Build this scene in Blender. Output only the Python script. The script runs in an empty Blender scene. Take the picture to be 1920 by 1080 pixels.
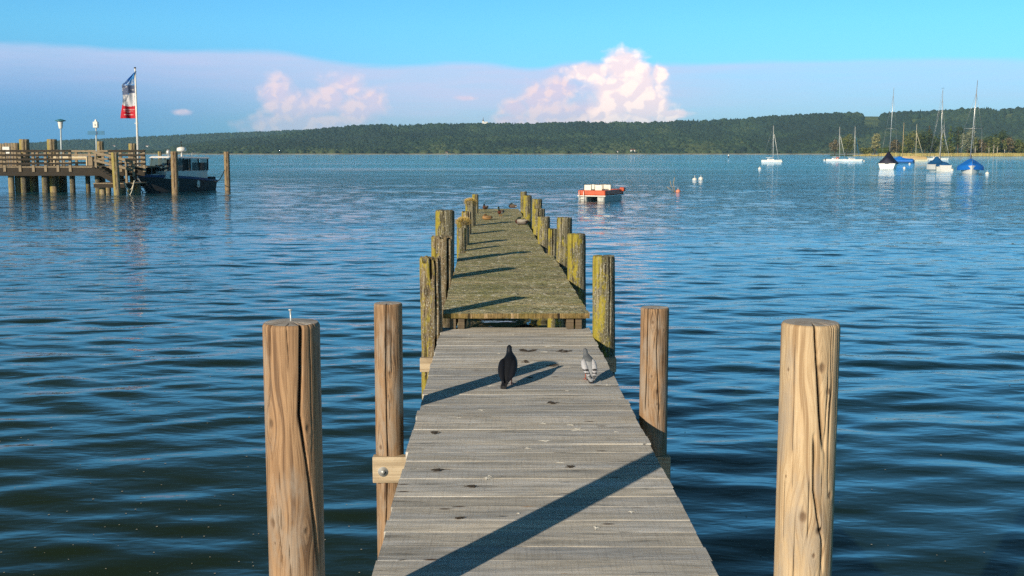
EXPO, SKYSTR, CLOUDLUM = 0.25, 0.10, 6.9
import bpy, math, random
import numpy as np
R = math.radians
S = bpy.context.scene
COL = S.collection
# ------------------------------------------------------------------ camera
FPX, HOR, CH = 2100.0, 287.5, 2.6          # focal length in photo pixels, horizon row, eye height
PITCH = math.atan((540 - HOR) / FPX)
cam = bpy.data.objects.new("camera", bpy.data.cameras.new("camera")); COL.objects.link(cam)
cam.data.sensor_width = 36; cam.data.lens = 36 * FPX / 1920
cam.data.clip_start = 0.05; cam.data.clip_end = 30000
cam.location = (0, 0, CH); cam.rotation_euler = (math.pi / 2 - PITCH, 0, 0)
cam.data.dof.use_dof = True; cam.data.dof.focus_distance = 11.0; cam.data.dof.aperture_fstop = 20
S.cycles.use_denoising = False
S.camera = cam
def ray(px, py):
    v = (540 - py) / FPX
    return ((px - 960) / FPX, math.cos(PITCH) + math.sin(PITCH) * v, -math.sin(PITCH) + math.cos(PITCH) * v)
def P(px, py, z):                          # point of the level z seen at a photo pixel
    r = ray(px, py); t = (z - CH) / r[2]
    return (r[0] * t, r[1] * t, z)
def Q(px, py, Y):                          # point at distance Y seen at a photo pixel
    r = ray(px, py); t = Y / r[1]
    return (r[0] * t, Y, CH + r[2] * t)
# ------------------------------------------------------------------ node helpers
class G:
    def __init__(s, nt): s.nt = nt
    def n(s, t, ins=None, **kw):
        nd = s.nt.nodes.new(t)
        for k, v in kw.items(): setattr(nd, k, v)
        if ins:
            for k, v in ins.items():
                if hasattr(v, 'is_linked') or isinstance(v, bpy.types.NodeSocket): s.nt.links.new(v, nd.inputs[k])
                elif v is not None: nd.inputs[k].default_value = v
        return nd
    def m(s, op, a, b=None, c=None):
        nd = s.nt.nodes.new('ShaderNodeMath'); nd.operation = op
        for i, v in enumerate((a, b, c)):
            if v is None: continue
            if isinstance(v, (int, float)): nd.inputs[i].default_value = v
            else: s.nt.links.new(v, nd.inputs[i])
        return nd.outputs[0]
    def ss(s, x, a, b):                    # smoothstep from a to b
        nd = s.n('ShaderNodeMapRange', {0: x, 1: a, 2: b, 3: 0.0, 4: 1.0}, interpolation_type='SMOOTHSTEP')
        return nd.outputs[0]
    def mix(s, f, a, b, t='MIX'):
        nd = s.nt.nodes.new('ShaderNodeMix'); nd.data_type = 'RGBA'; nd.blend_type = t
        for i, v in ((0, f), (6, a), (7, b)):
            if isinstance(v, (int, float)): nd.inputs[i].default_value = v
            elif isinstance(v, tuple): nd.inputs[i].default_value = (*v, 1) if len(v) == 3 else v
            else: s.nt.links.new(v, nd.inputs[i])
        return nd.outputs[2]
    def ramp(s, f, stops):
        nd = s.nt.nodes.new('ShaderNodeValToRGB'); e = nd.color_ramp.elements
        while len(e) < len(stops): e.new(0.5)
        for el, (p, c) in zip(e, stops): el.position = p; el.color = (*c, 1)
        s.nt.links.new(f, nd.inputs[0]); return nd.outputs[0]
    def scale(s, v, x, y, z):
        nd = s.nt.nodes.new('ShaderNodeVectorMath'); nd.operation = 'MULTIPLY'
        s.nt.links.new(v, nd.inputs[0]); nd.inputs[1].default_value = (x, y, z); return nd.outputs[0]
    def addv(s, a, b):
        nd = s.nt.nodes.new('ShaderNodeVectorMath'); nd.operation = 'ADD'
        for i, v in enumerate((a, b)):
            if isinstance(v, tuple): nd.inputs[i].default_value = v
            else: s.nt.links.new(v, nd.inputs[i])
        return nd.outputs[0]
    def noise(s, v, sc, det=4, rough=0.5, dist=0.0, dims='3D', out=0):
        ins = {'Vector': v, 'Scale': sc, 'Detail': det, 'Roughness': rough, 'Distortion': dist}
        return s.n('ShaderNodeTexNoise', ins, noise_dimensions=dims).outputs[out]
    def vor(s, v, sc, feat='F1', out=0):
        return s.n('ShaderNodeTexVoronoi', {'Vector': v, 'Scale': sc}, feature=feat).outputs[out]
    def attr(s, name, out='Fac'): return s.n('ShaderNodeAttribute', attribute_name=name).outputs[out]
    def xyz(s, v):
        nd = s.n('ShaderNodeSeparateXYZ', {0: v}); return nd.outputs
    def comb(s, x, y, z):
        nd = s.nt.nodes.new('ShaderNodeCombineXYZ')
        for i, v in enumerate((x, y, z)):
            if isinstance(v, (int, float)): nd.inputs[i].default_value = v
            else: s.nt.links.new(v, nd.inputs[i])
        return nd.outputs[0]
def material(name, build=None, **kw):
    m = bpy.data.materials.new(name); m.use_nodes = True; g = G(m.node_tree)
    b = m.node_tree.nodes['Principled BSDF']
    for k, v in kw.items():
        k = k.replace('_', ' ').capitalize() if k != 'ior' else 'IOR'
        k = {'Base color': 'Base Color', 'Transmission weight': 'Transmission Weight'}.get(k, k)
        b.inputs[k].default_value = (*v, 1) if isinstance(v, tuple) and len(v) == 3 else v
    if build: build(g, b)
    return m
def plain(name, col, rough=0.5, metal=0.0, var=0.12, bump=0.0, sc=6.0):   # painted or moulded surface with slight wear
    def f(g, b):
        co = g.n('ShaderNodeTexCoord').outputs['Object']
        n = g.noise(co, sc, 5, 0.6)
        g.nt.links.new(g.mix(g.m('MULTIPLY', g.ss(n, .35, .75), var * 3), col, tuple(c * .62 for c in col)), b.inputs['Base Color'])
        b.inputs['Roughness'].default_value = rough; b.inputs['Metallic'].default_value = metal
        if bump: g.nt.links.new(g.n('ShaderNodeBump', {'Height': n, 'Distance': bump, 'Strength': .6}).outputs[0], b.inputs['Normal'])
    return material(name, f)
# ------------------------------------------------------------------ sun and sky
SUN_EL, SHADOW_AZ = R(19.6), R(33.0)
sl = bpy.data.lights.new("sun", 'SUN'); sun = bpy.data.objects.new("sun", sl); COL.objects.link(sun)
sl.energy = 4.6; sl.angle = R(0.53); sl.color = (1.0, 0.83, 0.62)
sun.rotation_euler = (math.pi / 2 - SUN_EL, 0, -SHADOW_AZ)
sun.location = (-30, -40, 30)
world = bpy.data.worlds.new("World"); S.world = world; world.use_nodes = True
nt = world.node_tree; nt.nodes.clear(); g = G(nt)
sky = g.n('ShaderNodeTexSky', sky_type='NISHITA', sun_disc=False, sun_elevation=SUN_EL, sun_rotation=math.pi + SHADOW_AZ)
sky.air_density = 1.0; sky.dust_density = 0.35; sky.ozone_density = 2.2
gen = g.n('ShaderNodeTexCoord').outputs['Generated']
X_, Y_, Z_ = g.xyz(gen)
az = g.m('ARCTAN2', X_, Y_); el = g.m('ARCSINE', Z_)
def sph(px, py):
    r = ray(px, py); l = math.sqrt(r[0]**2 + r[1]**2 + r[2]**2)
    return math.atan2(r[0], r[1]), math.asin(r[2] / l)
sv = g.comb(az, g.m('MULTIPLY', el, 1.25), 0.0)
base = g.n('ShaderNodeHueSaturation', {'Color': sky.outputs[0], 'Saturation': SAT if 'SAT' in globals() else 1.12}).outputs[0]
tint = g.ramp(g.m('MULTIPLY', el, 1.0), [(0.0, (.36, .76, 1.46)), (.11, (.44, 1.02, 1.42)), (.138, (.44, 1.03, 1.42)), (.162, (.56, 1.42, 1.85)), (.18, (.54, 1.32, 1.66)), (.28, (.42, .80, .86)), (.46, (.34, .48, .42)), (.85, (.28, .27, .20))])
base = g.mix(1.0, base, tint, 'MULTIPLY')
dk = g.m('MULTIPLY', g.m('SUBTRACT', 1.0, g.ss(az, -.55, .45)), g.ss(el, .16, .36))
base = g.mix(g.m('MULTIPLY', dk, .5), base, (0.02, .03, .0))
# thin anvil veil
n1 = g.noise(g.scale(sv, 1, 5, 1), 5.0, 5, 0.55, 0.0, '2D')
n2 = g.noise(g.scale(sv, 1, 9, 1), 9.0, 5, 0.6, 0.0, '2D')
top = g.m('ADD', g.m('MULTIPLY', g.m('SUBTRACT', n1, .5), .010), .0)
edge_el = g.n('ShaderNodeFloatCurve', {1: g.m('MULTIPLY_ADD', az, 1.0, 0.5)})
cv = edge_el.mapping.curves[0]
pts = [(-500, 72), (0, 77), (300, 86), (520, 92), (620, 108), (700, 118), (900, 118), (1010, 124), (1060, 112), (1250, 112), (1400, 110), (1920, 104), (2400, 100)]
el_pts = [(sph(a, b)[0] + .5, sph(a, b)[1] * 4) for a, b in pts]
cv.points[0].location = (0, el_pts[0][1]); cv.points[-1].location = (1, el_pts[-1][1])
for a, b in el_pts: cv.points.new(max(.001, min(.999, a)), b)
edge_el.mapping.update()
ed = g.m('MULTIPLY', edge_el.outputs[0], 0.25)
below = g.m('SUBTRACT', g.m('ADD', ed, top), el)
veil = g.m('MULTIPLY', g.ss(below, -.001, .006), g.m('SUBTRACT', 1.0, g.ss(below, .024, .085)))
veil = g.m('MULTIPLY', veil, g.m('MULTIPLY_ADD', n2, .7, .66))
veil = g.m('MULTIPLY', veil, g.m('MULTIPLY_ADD', g.ss(az, .05, .28), -.40, .85))
veil = g.m('MULTIPLY', veil, g.m('SUBTRACT', 1.0, g.ss(g.m('ABSOLUTE', az), .9, 1.3)))
CLD = CLOUDLUM
col = g.mix(veil, base, tuple(c * CLD for c in (0.78, 0.88, 1.22)))
# blue-grey shade low on the left
veil_l = g.m('SUBTRACT', 1.0, g.ss(az, -.46, -.18))
lowl = g.m('MULTIPLY', g.m('SUBTRACT', 1.0, g.ss(az, -.42, -.05)), g.m('SUBTRACT', 1.0, g.ss(el, .02, .11)))
col = g.mix(g.m('MULTIPLY', lowl, .82), col, tuple(c * CLD for c in (.085, .42, .92)))
# heaped clouds: soft union of discs broken up by billowy noise
wv = g.addv(sv, g.scale(g.noise(sv, 45, 2, .5, 0, '2D', 1), .012, .012, 0))
def billow(v, det=4.0):
    return g.m('SUBTRACT', g.noise(v, 40, det + 2, .62, 0, '2D'), g.m('MULTIPLY', g.n('ShaderNodeTexVoronoi', {'Vector': v, 'Scale': 62.0, 'Detail': det - 2, 'Roughness': .5}, voronoi_dimensions='2D').outputs[0], .6))
B0 = billow(wv, 3.6); B1 = billow(g.addv(wv, (-.006, .005, 0)), 3.0)
RELIEF = g.ss(g.m('SUBTRACT', B0, B1), -.16, .20)
def cluster(ells, amp, nsc, soft):
    d = None
    for (x, y, rx, ry) in ells:
        a, e = sph(x, y)
        dx = g.m('MULTIPLY', g.m('SUBTRACT', az, a), FPX / rx); dy = g.m('MULTIPLY', g.m('SUBTRACT', el, e), FPX / ry)
        q = g.m('SQRT', g.m('ADD', g.m('MULTIPLY', dx, dx), g.m('MULTIPLY', dy, dy)))
        d = q if d is None else g.n('ShaderNodeMath', {0: d, 1: q, 2: 0.25}, operation='SMOOTH_MIN').outputs[0]
    h = g.m('MULTIPLY', g.m('SUBTRACT', B0, .17), amp)
    t = g.m('SUBTRACT', g.m('ADD', 1.22, h), d)
    return g.ss(t, -soft * .5, soft), h, t
def put(col, ells, amp, nsc, soft, opac, lit, shade):
    mk, h, t = cluster(ells, amp, nsc, soft)
    c = g.mix(RELIEF, tuple(c * CLD for c in shade), tuple(c * CLD for c in lit))
    fade = g.m('MULTIPLY_ADD', g.ss(el, .012, .055), .45, .55)
    return g.mix(g.m('MULTIPLY', g.m('MULTIPLY', mk, opac), fade), col, c)
PINK = ((1.36, 1.04, 1.08), (1.04, .90, 1.12)); WARM = ((1.75, 1.38, 1.26), (1.36, 1.12, 1.18))
col = put(col, [(518, 180, 28, 38), (545, 206, 48, 34), (590, 200, 50, 30), (500, 232, 34, 18), (622, 182, 30, 34), (652, 160, 30, 20), (668, 208, 46, 30), (702, 196, 22, 26), (600, 232, 70, 20), (560, 240, 90, 14), (345, 210, 16, 5), (700, 180, 14, 10)], .8, 42, .75, .78, *PINK)
col = put(col, [(968, 206, 28, 20), (1010, 192, 34, 36), (1045, 172, 26, 28), (1040, 216, 62, 24), (975, 226, 50, 14), (1100, 212, 40, 26), (872, 184, 22, 5)], .72, 46, .7, .9, *PINK)
col = put(col, [(1172, 128, 36, 32), (1184, 160, 60, 38), (1150, 188, 46, 42), (1208, 200, 45, 34), (1110, 136, 46, 15), (1180, 226, 74, 18), (1236, 140, 16, 18), (1262, 214, 34, 8)], .72, 44, .5, .96, *WARM)
bg = g.n('ShaderNodeBackground', {'Color': col, 'Strength': SKYSTR})
nt.links.new(bg.outputs[0], g.n('ShaderNodeOutputWorld').inputs[0])
S.view_settings.view_transform = 'Standard'; S.view_settings.look = 'None'
S.view_settings.exposure = EXPO; S.view_settings.gamma = 1
world.cycles.sampling_method = 'MANUAL'; world.cycles.sample_map_resolution = 512
# ------------------------------------------------------------------ mesh helpers
def tag(o, label=None, cat=None, group=None, kind=None):
    for k, v in (('label', label), ('category', cat), ('group', group), ('kind', kind)):
        if v: o[k] = v
    return o
def empty(name, loc=(0, 0, 0), rz=0.0):
    o = bpy.data.objects.new(name, None); COL.objects.link(o); o.location = loc; o.rotation_euler = (0, 0, rz)
    o.empty_display_size = .1; return o
def link(name, me, mat, parent=None, smooth=False):
    o = bpy.data.objects.new(name, me); COL.objects.link(o)
    for m in (mat if isinstance(mat, (list, tuple)) else [mat]): me.materials.append(m)
    if parent: o.parent = parent
    if smooth: me.polygons.foreach_set('use_smooth', [True] * len(me.polygons))
    return o
def np_mesh(name, V, F, attrs=None):       # F: (n,3) or (n,4) array
    me = bpy.data.meshes.new(name); V = np.asarray(V, np.float32); F = np.asarray(F, np.int32); k = F.shape[1]
    me.vertices.add(len(V)); me.vertices.foreach_set('co', V.ravel())
    me.loops.add(F.size); me.loops.foreach_set('vertex_index', F.ravel())
    me.polygons.add(len(F)); me.polygons.foreach_set('loop_start', np.arange(0, F.size, k, dtype=np.int32))
    me.update(calc_edges=True); me.validate()
    for a, v in (attrs or {}).items():
        v = np.asarray(v, np.float32)
        if v.ndim == 1: me.attributes.new(a, 'FLOAT', 'POINT').data.foreach_set('value', v)
        else:
            if v.shape[1] == 3: v = np.concatenate([v, np.ones((len(v), 1), np.float32)], 1)
            me.attributes.new(a, 'FLOAT_COLOR', 'POINT').data.foreach_set('color', v.ravel())
    return me
class MB:
    def __init__(s): s.v = []; s.f = []; s.r = []; s.mi = []; s.sm = []; s.cur = 0
    def add(s, vs, fs, rnd=0.0, sm=False):
        o = len(s.v); s.v += [tuple(p) for p in vs]; s.f += [tuple(i + o for i in f) for f in fs]
        s.r += [rnd] * len(vs); s.mi += [s.cur] * len(fs); s.sm += [sm] * len(fs); return o
    def box(s, x0, x1, y0, y1, z0, z1, rnd=0.0):
        s.add([(x0, y0, z0), (x1, y0, z0), (x1, y1, z0), (x0, y1, z0), (x0, y0, z1), (x1, y0, z1), (x1, y1, z1), (x0, y1, z1)],
              [(0, 3, 2, 1), (4, 5, 6, 7), (0, 1, 5, 4), (1, 2, 6, 5), (2, 3, 7, 6), (3, 0, 4, 7)], rnd)
    def bar(s, a, b, w, h, rnd=0.0, up=(0, 0, 1)):      # rectangular bar from a to b, w across, h along up
        a = np.array(a, float); b = np.array(b, float); d = b - a; d /= np.linalg.norm(d)
        u = np.array(up, float); sd = np.cross(d, u)
        if np.linalg.norm(sd) < 1e-4: sd = np.cross(d, (0, 1, 0))
        sd /= np.linalg.norm(sd); u = np.cross(sd, d); sd *= w / 2; u *= h / 2
        vs = [a - sd - u, a + sd - u, a + sd + u, a - sd + u, b - sd - u, b + sd - u, b + sd + u, b - sd + u]
        s.add(vs, [(0, 3, 2, 1), (4, 5, 6, 7), (0, 1, 5, 4), (1, 2, 6, 5), (2, 3, 7, 6), (3, 0, 4, 7)][::1], rnd)
    def tube(s, pts, rad, n=8, rnd=0.0, caps=True):
        pts = [np.array(p, float) for p in pts]; rad = rad if isinstance(rad, (list, tuple)) else [rad] * len(pts)
        rings = []; prev = None
        for i, p in enumerate(pts):
            d = pts[min(i + 1, len(pts) - 1)] - pts[max(i - 1, 0)]; d /= (np.linalg.norm(d) + 1e-9)
            if prev is None:
                r = np.array((0, 0, 1.)) if abs(d[2]) < .9 else np.array((1., 0, 0)); sd = np.cross(d, r)
            else: sd = prev - d * np.dot(prev, d)
            sd /= np.linalg.norm(sd); prev = sd; u = np.cross(d, sd)
            rings.append([p + (sd * math.cos(t) + u * math.sin(t)) * rad[i] for t in [2 * math.pi * k / n for k in range(n)]])
        vs = [q for r in rings for q in r]; fs = []
        for i in range(len(pts) - 1):
            for k in range(n):
                a = i * n + k; b = i * n + (k + 1) % n; fs.append((a, b, b + n, a + n))
        o = s.add(vs, fs, rnd, True)
        if caps:
            s.f += [tuple(o + k for k in range(n))[::-1], tuple(o + (len(pts) - 1) * n + k for k in range(n))]
            s.mi += [s.cur] * 2; s.sm += [False] * 2
    def lathe(s, cx, cy, prof, n=16, rnd=0.0, sx=1.0, sy=1.0):
        vs = [(cx + r * sx * math.cos(2 * math.pi * k / n), cy + r * sy * math.sin(2 * math.pi * k / n), z) for r, z in prof for k in range(n)]
        fs = [(i * n + k, i * n + (k + 1) % n, (i + 1) * n + (k + 1) % n, (i + 1) * n + k) for i in range(len(prof) - 1) for k in range(n)]
        s.add(vs, fs, rnd, True)
    def build(s, name, mat, parent=None, bevel=0.0, smooth=None):
        me = bpy.data.meshes.new(name); me.from_pydata([tuple(map(float, v)) for v in s.v], [], s.f); me.update()
        me.attributes.new('rnd', 'FLOAT', 'POINT').data.foreach_set('value', np.array(s.r, np.float32))
        o = link(name, me, mat, parent)
        me.polygons.foreach_set('material_index', s.mi)
        me.polygons.foreach_set('use_smooth', s.sm if smooth is None else [smooth] * len(s.f))
        import bmesh
        bm = bmesh.new(); bm.from_mesh(me); bmesh.ops.recalc_face_normals(bm, faces=bm.faces); bm.to_mesh(me); bm.free()
        if bevel:
            b = o.modifiers.new('bevel', 'BEVEL'); b.width = bevel; b.segments = 2; b.limit_method = 'ANGLE'
        return o
def loft(rings, close0=True, close1=True):  # list of rings (k x 3), returns V, F (quads + fan caps as degenerate tris -> pydata)
    n = len(rings[0]); V = [tuple(p) for r in rings for p in r]; F = []
    for i in range(len(rings) - 1):
        for k in range(n):
            a = i * n + k; b = i * n + (k + 1) % n; F.append((a, b, b + n, a + n))
    if close0: F.append(tuple(range(n))[::-1])
    if close1: F.append(tuple((len(rings) - 1) * n + k for k in range(n)))
    return V, F
def vn(x, y, seed=0, per=None):             # value noise on arrays, per = period of x
    x = np.asarray(x, float); y = np.asarray(y, float)
    rg = np.random.RandomState(seed); T = rg.rand(256, 256)
    xi = np.floor(x).astype(int); yi = np.floor(y).astype(int); fx = x - xi; fy = y - yi
    fx = fx * fx * (3 - 2 * fx); fy = fy * fy * (3 - 2 * fy)
    w = (lambda i: i % per % 256) if per else (lambda i: i % 256)
    a = T[w(xi), yi % 256]; b = T[w(xi + 1), yi % 256]; c = T[w(xi), (yi + 1) % 256]; d = T[w(xi + 1), (yi + 1) % 256]
    return (a * (1 - fx) + b * fx) * (1 - fy) + (c * (1 - fx) + d * fx) * fy
def fbm(x, y, seed=0, oct=4, per=None):
    v = 0; a = .5; x = np.asarray(x, float); y = np.asarray(y, float)
    for i in range(oct): v = v + a * vn(x, y, seed + i, per); x = x * 2; y = y * 2; per = per * 2 if per else None; a *= .5
    return v
def copy_tree(o, parent=None):
    c = o.copy(); COL.objects.link(c); c.parent = parent
    for ch in list(o.children): copy_tree(ch, c)
    return c
WAVE = 0.052
# ------------------------------------------------------------------ lake
rg = np.random.RandomState(5)
NW = 90
lam = np.exp(rg.normal(np.log(.72), 0.50, NW)).clip(.22, 3.5)
th = rg.normal(0, 0.42, NW) + R(4); kk = 2 * np.pi / lam
kx = kk * np.sin(th); ky = -kk * np.cos(th); ph = rg.rand(NW) * 6.283
amp = WAVE * math.sqrt(2.0 / NW) / kk * np.where(lam > 2.2, .8, 1.0)
def wave_h(X, Y, cell):
    gm = .65 + .7 * fbm(X / 14 + 90, Y / 7 + 90, 3, 3)        # gusts
    H = np.zeros_like(X)
    for i in range(NW):
        w = np.clip((lam[i] / cell - 1.8) / 1.6, 0, 1)
        H += amp[i] * w * np.sin(kx[i] * X + ky[i] * Y + ph[i])
    return H * gm
rr = [0.0, 1.0, 2.0, 3.2]
while rr[-1] < 2750:
    r = rr[-1]; rr.append(r + max(.03, min(r * r / 6000, .13 + r * .005 if r < 260 else 1e9, r * .04)))
rr = np.array(rr)
NT = 760
tt = np.linspace(R(-37), R(37), NT)
RR, TT = np.meshgrid(rr, tt, indexing='ij')
X = RR * np.sin(TT); Y = RR * np.cos(TT)
cell = np.gradient(rr)[:, None] * np.ones_like(X)
Z = wave_h(X, Y, np.maximum(cell, RR * (tt[1] - tt[0]) * .6))
Z *= np.clip((RR - 1.2) / 2.0, 0, 1) * np.clip((R(37) - np.abs(TT)) / R(2), 0, 1)
idx = np.arange(RR.size).reshape(RR.shape)
F = np.stack([idx[:-1, :-1], idx[:-1, 1:], idx[1:, 1:], idx[1:, :-1]], -1).reshape(-1, 4)[:, ::-1]
V = np.stack([X, Y, Z], -1).reshape(-1, 3)
# the rest of the lake, out of the wind, as a wide coarse ring joined to the fan
r2 = np.array([0.0, 4, 12, 40, 120, 400, 1200, 2750]); t2 = np.linspace(R(37), R(323), 90)
R2, T2 = np.meshgrid(r2, t2, indexing='ij'); o2 = len(V)
V2 = np.stack([R2 * np.sin(T2), R2 * np.cos(T2), np.zeros_like(R2)], -1).reshape(-1, 3)
i2 = np.arange(R2.size).reshape(R2.shape) + o2
F2 = np.stack([i2[:-1, :-1], i2[:-1, 1:], i2[1:, 1:], i2[1:, :-1]], -1).reshape(-1, 4)[:, ::-1]
def f_water(g, b):
    co = g.n('ShaderNodeNewGeometry').outputs['Position']
    x, y, z = g.xyz(co)
    dist = g.m('SQRT', g.m('ADD', g.m('MULTIPLY', x, x), g.m('MULTIPLY', y, y)))
    # silty green shallows near the shore on the left, sky reflection painted further out
    n = g.noise(g.scale(co, 1, 1.6, 0), .12, 4, .5)
    sh = g.m('SUBTRACT', 1.0, g.ss(g.m('ADD', g.m('ADD', g.m('MULTIPLY', y, 1.0), g.m('MULTIPLY', x, 1.6)), g.m('MULTIPLY', n, 8)), 4.0, 26.0))
    body_sky = g.mix(g.ss(y, 25, 260), (.004, .020, .026), (.05, .46, .78))  # bright far blue stands in for sky reflection in the base colour
    c = g.mix(sh, body_sky, (.016, .028, .010))
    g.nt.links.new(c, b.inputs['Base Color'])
    b.inputs['Roughness'].default_value = .035; b.inputs['IOR'].default_value = 1.34
    far = g.ss(dist, 10, 90)
    w1 = g.noise(g.scale(co, .55, 1.3, 0), 1.0, 3, .55, .2)      # metre waves, carried by the mesh when near
    w2 = g.noise(g.scale(co, 1.6, 3.6, 0), 1.0, 3, .5, .3)
    w3 = g.noise(g.scale(co, .10, .22, 0), 1.0, 3, .5, .2)
    w4 = g.noise(g.scale(co, 5, 9, 0), 1.0, 2, .5, .3)
    gust = g.noise(g.scale(co, .010, .03, 0), 1.0, 4, .6, .5)
    h = g.m('MULTIPLY', w1, g.m('MULTIPLY', far, .20))
    h = g.m('ADD', h, g.m('MULTIPLY', w2, g.m('MULTIPLY_ADD', far, .03, .011)))
    h = g.m('ADD', h, g.m('MULTIPLY', w3, g.m('MULTIPLY', far, .5)))
    h = g.m('ADD', h, g.m('MULTIPLY', w4, .0030))
    h = g.m('MULTIPLY', h, g.m('MAXIMUM', g.m('MULTIPLY_ADD', gust, 5.0, -1.4), .15))
    bp = g.n('ShaderNodeBump', {'Height': h, 'Distance': 1.0, 'Strength': 1.0})
    g.nt.links.new(bp.outputs[0], b.inputs['Normal'])
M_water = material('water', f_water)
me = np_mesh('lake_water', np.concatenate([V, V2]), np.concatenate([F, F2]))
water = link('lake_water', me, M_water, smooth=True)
tag(water, 'rippled blue green lake water around the jetty', 'water', kind='structure')
# lake bed
mb = MB(); mb.box(-2900, 2900, -400, 3000, -4.0, -3.0)
tag(mb.build('lake_bed', plain('silt', (.05, .05, .03), .9)), 'dark silty lake bed under the water', 'lake bed', kind='structure')

# specks of pollen and foam drifting near the jetty
rg = np.random.RandomState(12); N = 170
pp = [P(rg.uniform(-100, 780) if k < 130 else rg.uniform(1180, 1950), 1080 - 380 * rg.rand() ** 1.3, 0) for k in range(N)]
sx = np.array([p[0] for p in pp]); sy = np.array([p[1] for p in pp]); sx += rg.normal(0, .12, N); zz = wave_h(sx, sy, np.full(N, .03))
w = rg.uniform(.0022, .0050, N) * (sy / 6); an = rg.rand(N) * 6.28; V = []
for k in range(4): V.append(np.stack([sx + w * np.cos(an + k * 1.57) * 1.4, sy + w * np.sin(an + k * 1.57) * 1.6, zz + .004], -1))
V = np.stack(V, 1).reshape(-1, 3)
o = link('floating_specks', np_mesh('floating_specks', V, np.arange(4 * N).reshape(-1, 4)), plain('foam_speck', (.42, .42, .34), .8))
tag(o, 'tiny pale specks of foam and pollen drifting on the near water', 'specks', kind='stuff')
HAZE = 0.00007
# ------------------------------------------------------------------ far shore: hills, woods, houses
HILLS = [(-400, 300), (200, 292), (250, 287), (300, 279), (350, 270), (420, 263), (500, 256), (560, 247), (600, 241), (640, 237), (700, 234), (760, 234), (830, 232), (900, 231),
         (1000, 231), (1100, 228), (1200, 230), (1300, 225), (1400, 222), (1450, 217), (1530, 213), (1590, 210), (1610, 211), (1622, 210.5), (1642, 210.5),
         (1650, 211), (1700, 208), (1760, 207), (1800, 204), (1850, 202), (1870, 207), (1895, 203), (1920, 200), (2050, 198), (2400, 205)]
FAR = [(-400, 280), (-100, 275), (60, 270), (130, 264), (200, 262), (250, 259), (350, 254), (450, 250), (540, 246), (620, 243), (700, 242), (900, 250), (1400, 262)]
def profile(pts, rr_, tree):
    a = np.array([math.atan2(ray(x, y)[0], ray(x, y)[1]) for x, y in pts])
    h = np.array([CH + rr_ * ray(x, y)[2] / math.hypot(*ray(x, y)[:2]) - tree for x, y in pts])
    return lambda q: np.interp(q, a, np.maximum(h, 1.0))
RS, RT = 2590.0, 3750.0
hN = profile(HILLS, RT, 13.0); hF = profile(FAR, 5600.0, 14.0)
def terr(a, r):
    s = np.clip((r - RS - 40) / (RT - RS - 40), 0, 1)
    fold = fbm(a * 26 + r / 900 + 7, r / 700 + 3, 21, 4) - .47
    prof = s ** 1.15 * (1 - .25 * np.sin(np.pi * s))
    z = hN(a) * (prof + fold * .55 * np.sin(np.pi * s)) + 1.2
    back = np.clip((r - RT) / 400, 0, 1)
    z = z * (1 - .25 * back)
    return np.maximum(z, 1.2)
def terrF(a, r):
    s = np.clip((r - 4700) / 900, 0, 1); s = s * s * (3 - 2 * s)
    return hF(a) * s + 1.5
def f_ground(g, b):
    co = g.n('ShaderNodeNewGeometry').outputs['Position']; n = g.noise(co, .02, 6, .6)
    g.nt.links.new(g.ramp(n, [(.35, (.03, .055, .018)), (.6, (.10, .14, .035)), (.8, (.20, .19, .07))]), b.inputs['Base Color']); b.inputs['Roughness'].default_value = .9
M_ground = material('meadow', f_ground)
def fan(name, r0, r1, nr, a0, a1, na, hf, skirt=4.0):
    r = np.linspace(r0, r1, nr); a = np.linspace(R(a0), R(a1), na); RR, AA = np.meshgrid(r, a, indexing='ij')
    Zz = hf(AA, RR); Zz[0] = -skirt
    idx = np.arange(RR.size).reshape(RR.shape)
    F = np.stack([idx[:-1, :-1], idx[:-1, 1:], idx[1:, 1:], idx[1:, :-1]], -1).reshape(-1, 4)[:, ::-1]
    return np_mesh(name, np.stack([RR * np.sin(AA), RR * np.cos(AA), Zz], -1).reshape(-1, 3), F)
o = link('hill', fan('hill', RS, 4300, 90, -34, 34, 400, terr), M_ground, smooth=True); tag(o, 'long low hill ridge behind the far lake shore', 'hill', kind='structure')
o = link('hill', fan('hill', 4320, 6100, 40, -34, 12, 160, terrF), M_ground, smooth=True); tag(o, 'distant bluish ridge at the left end of the lake', 'hill', kind='structure')
# shore strip of pale gravel and reeds at the foot of the hill
def f_strip(g, b):
    co = g.n('ShaderNodeNewGeometry').outputs['Position']; n = g.noise(co, .03, 5, .6)
    g.nt.links.new(g.ramp(n, [(.35, (.16, .15, .09)), (.6, (.42, .38, .27))]), b.inputs['Base Color']); b.inputs['Roughness'].default_value = .95
o = link('shore', fan('shore', 2572, 2612, 4, -34, 34, 300, lambda a, r: .4 + 1.9 * np.clip((r - 2572) / 30, 0, 1) * (.5 + fbm(a * 300, r / 30, 2, 3)) + 0 * a), material('shore_gravel', f_strip))
tag(o, 'thin pale gravel shore along the far bank', 'shore', kind='structure')
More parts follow.
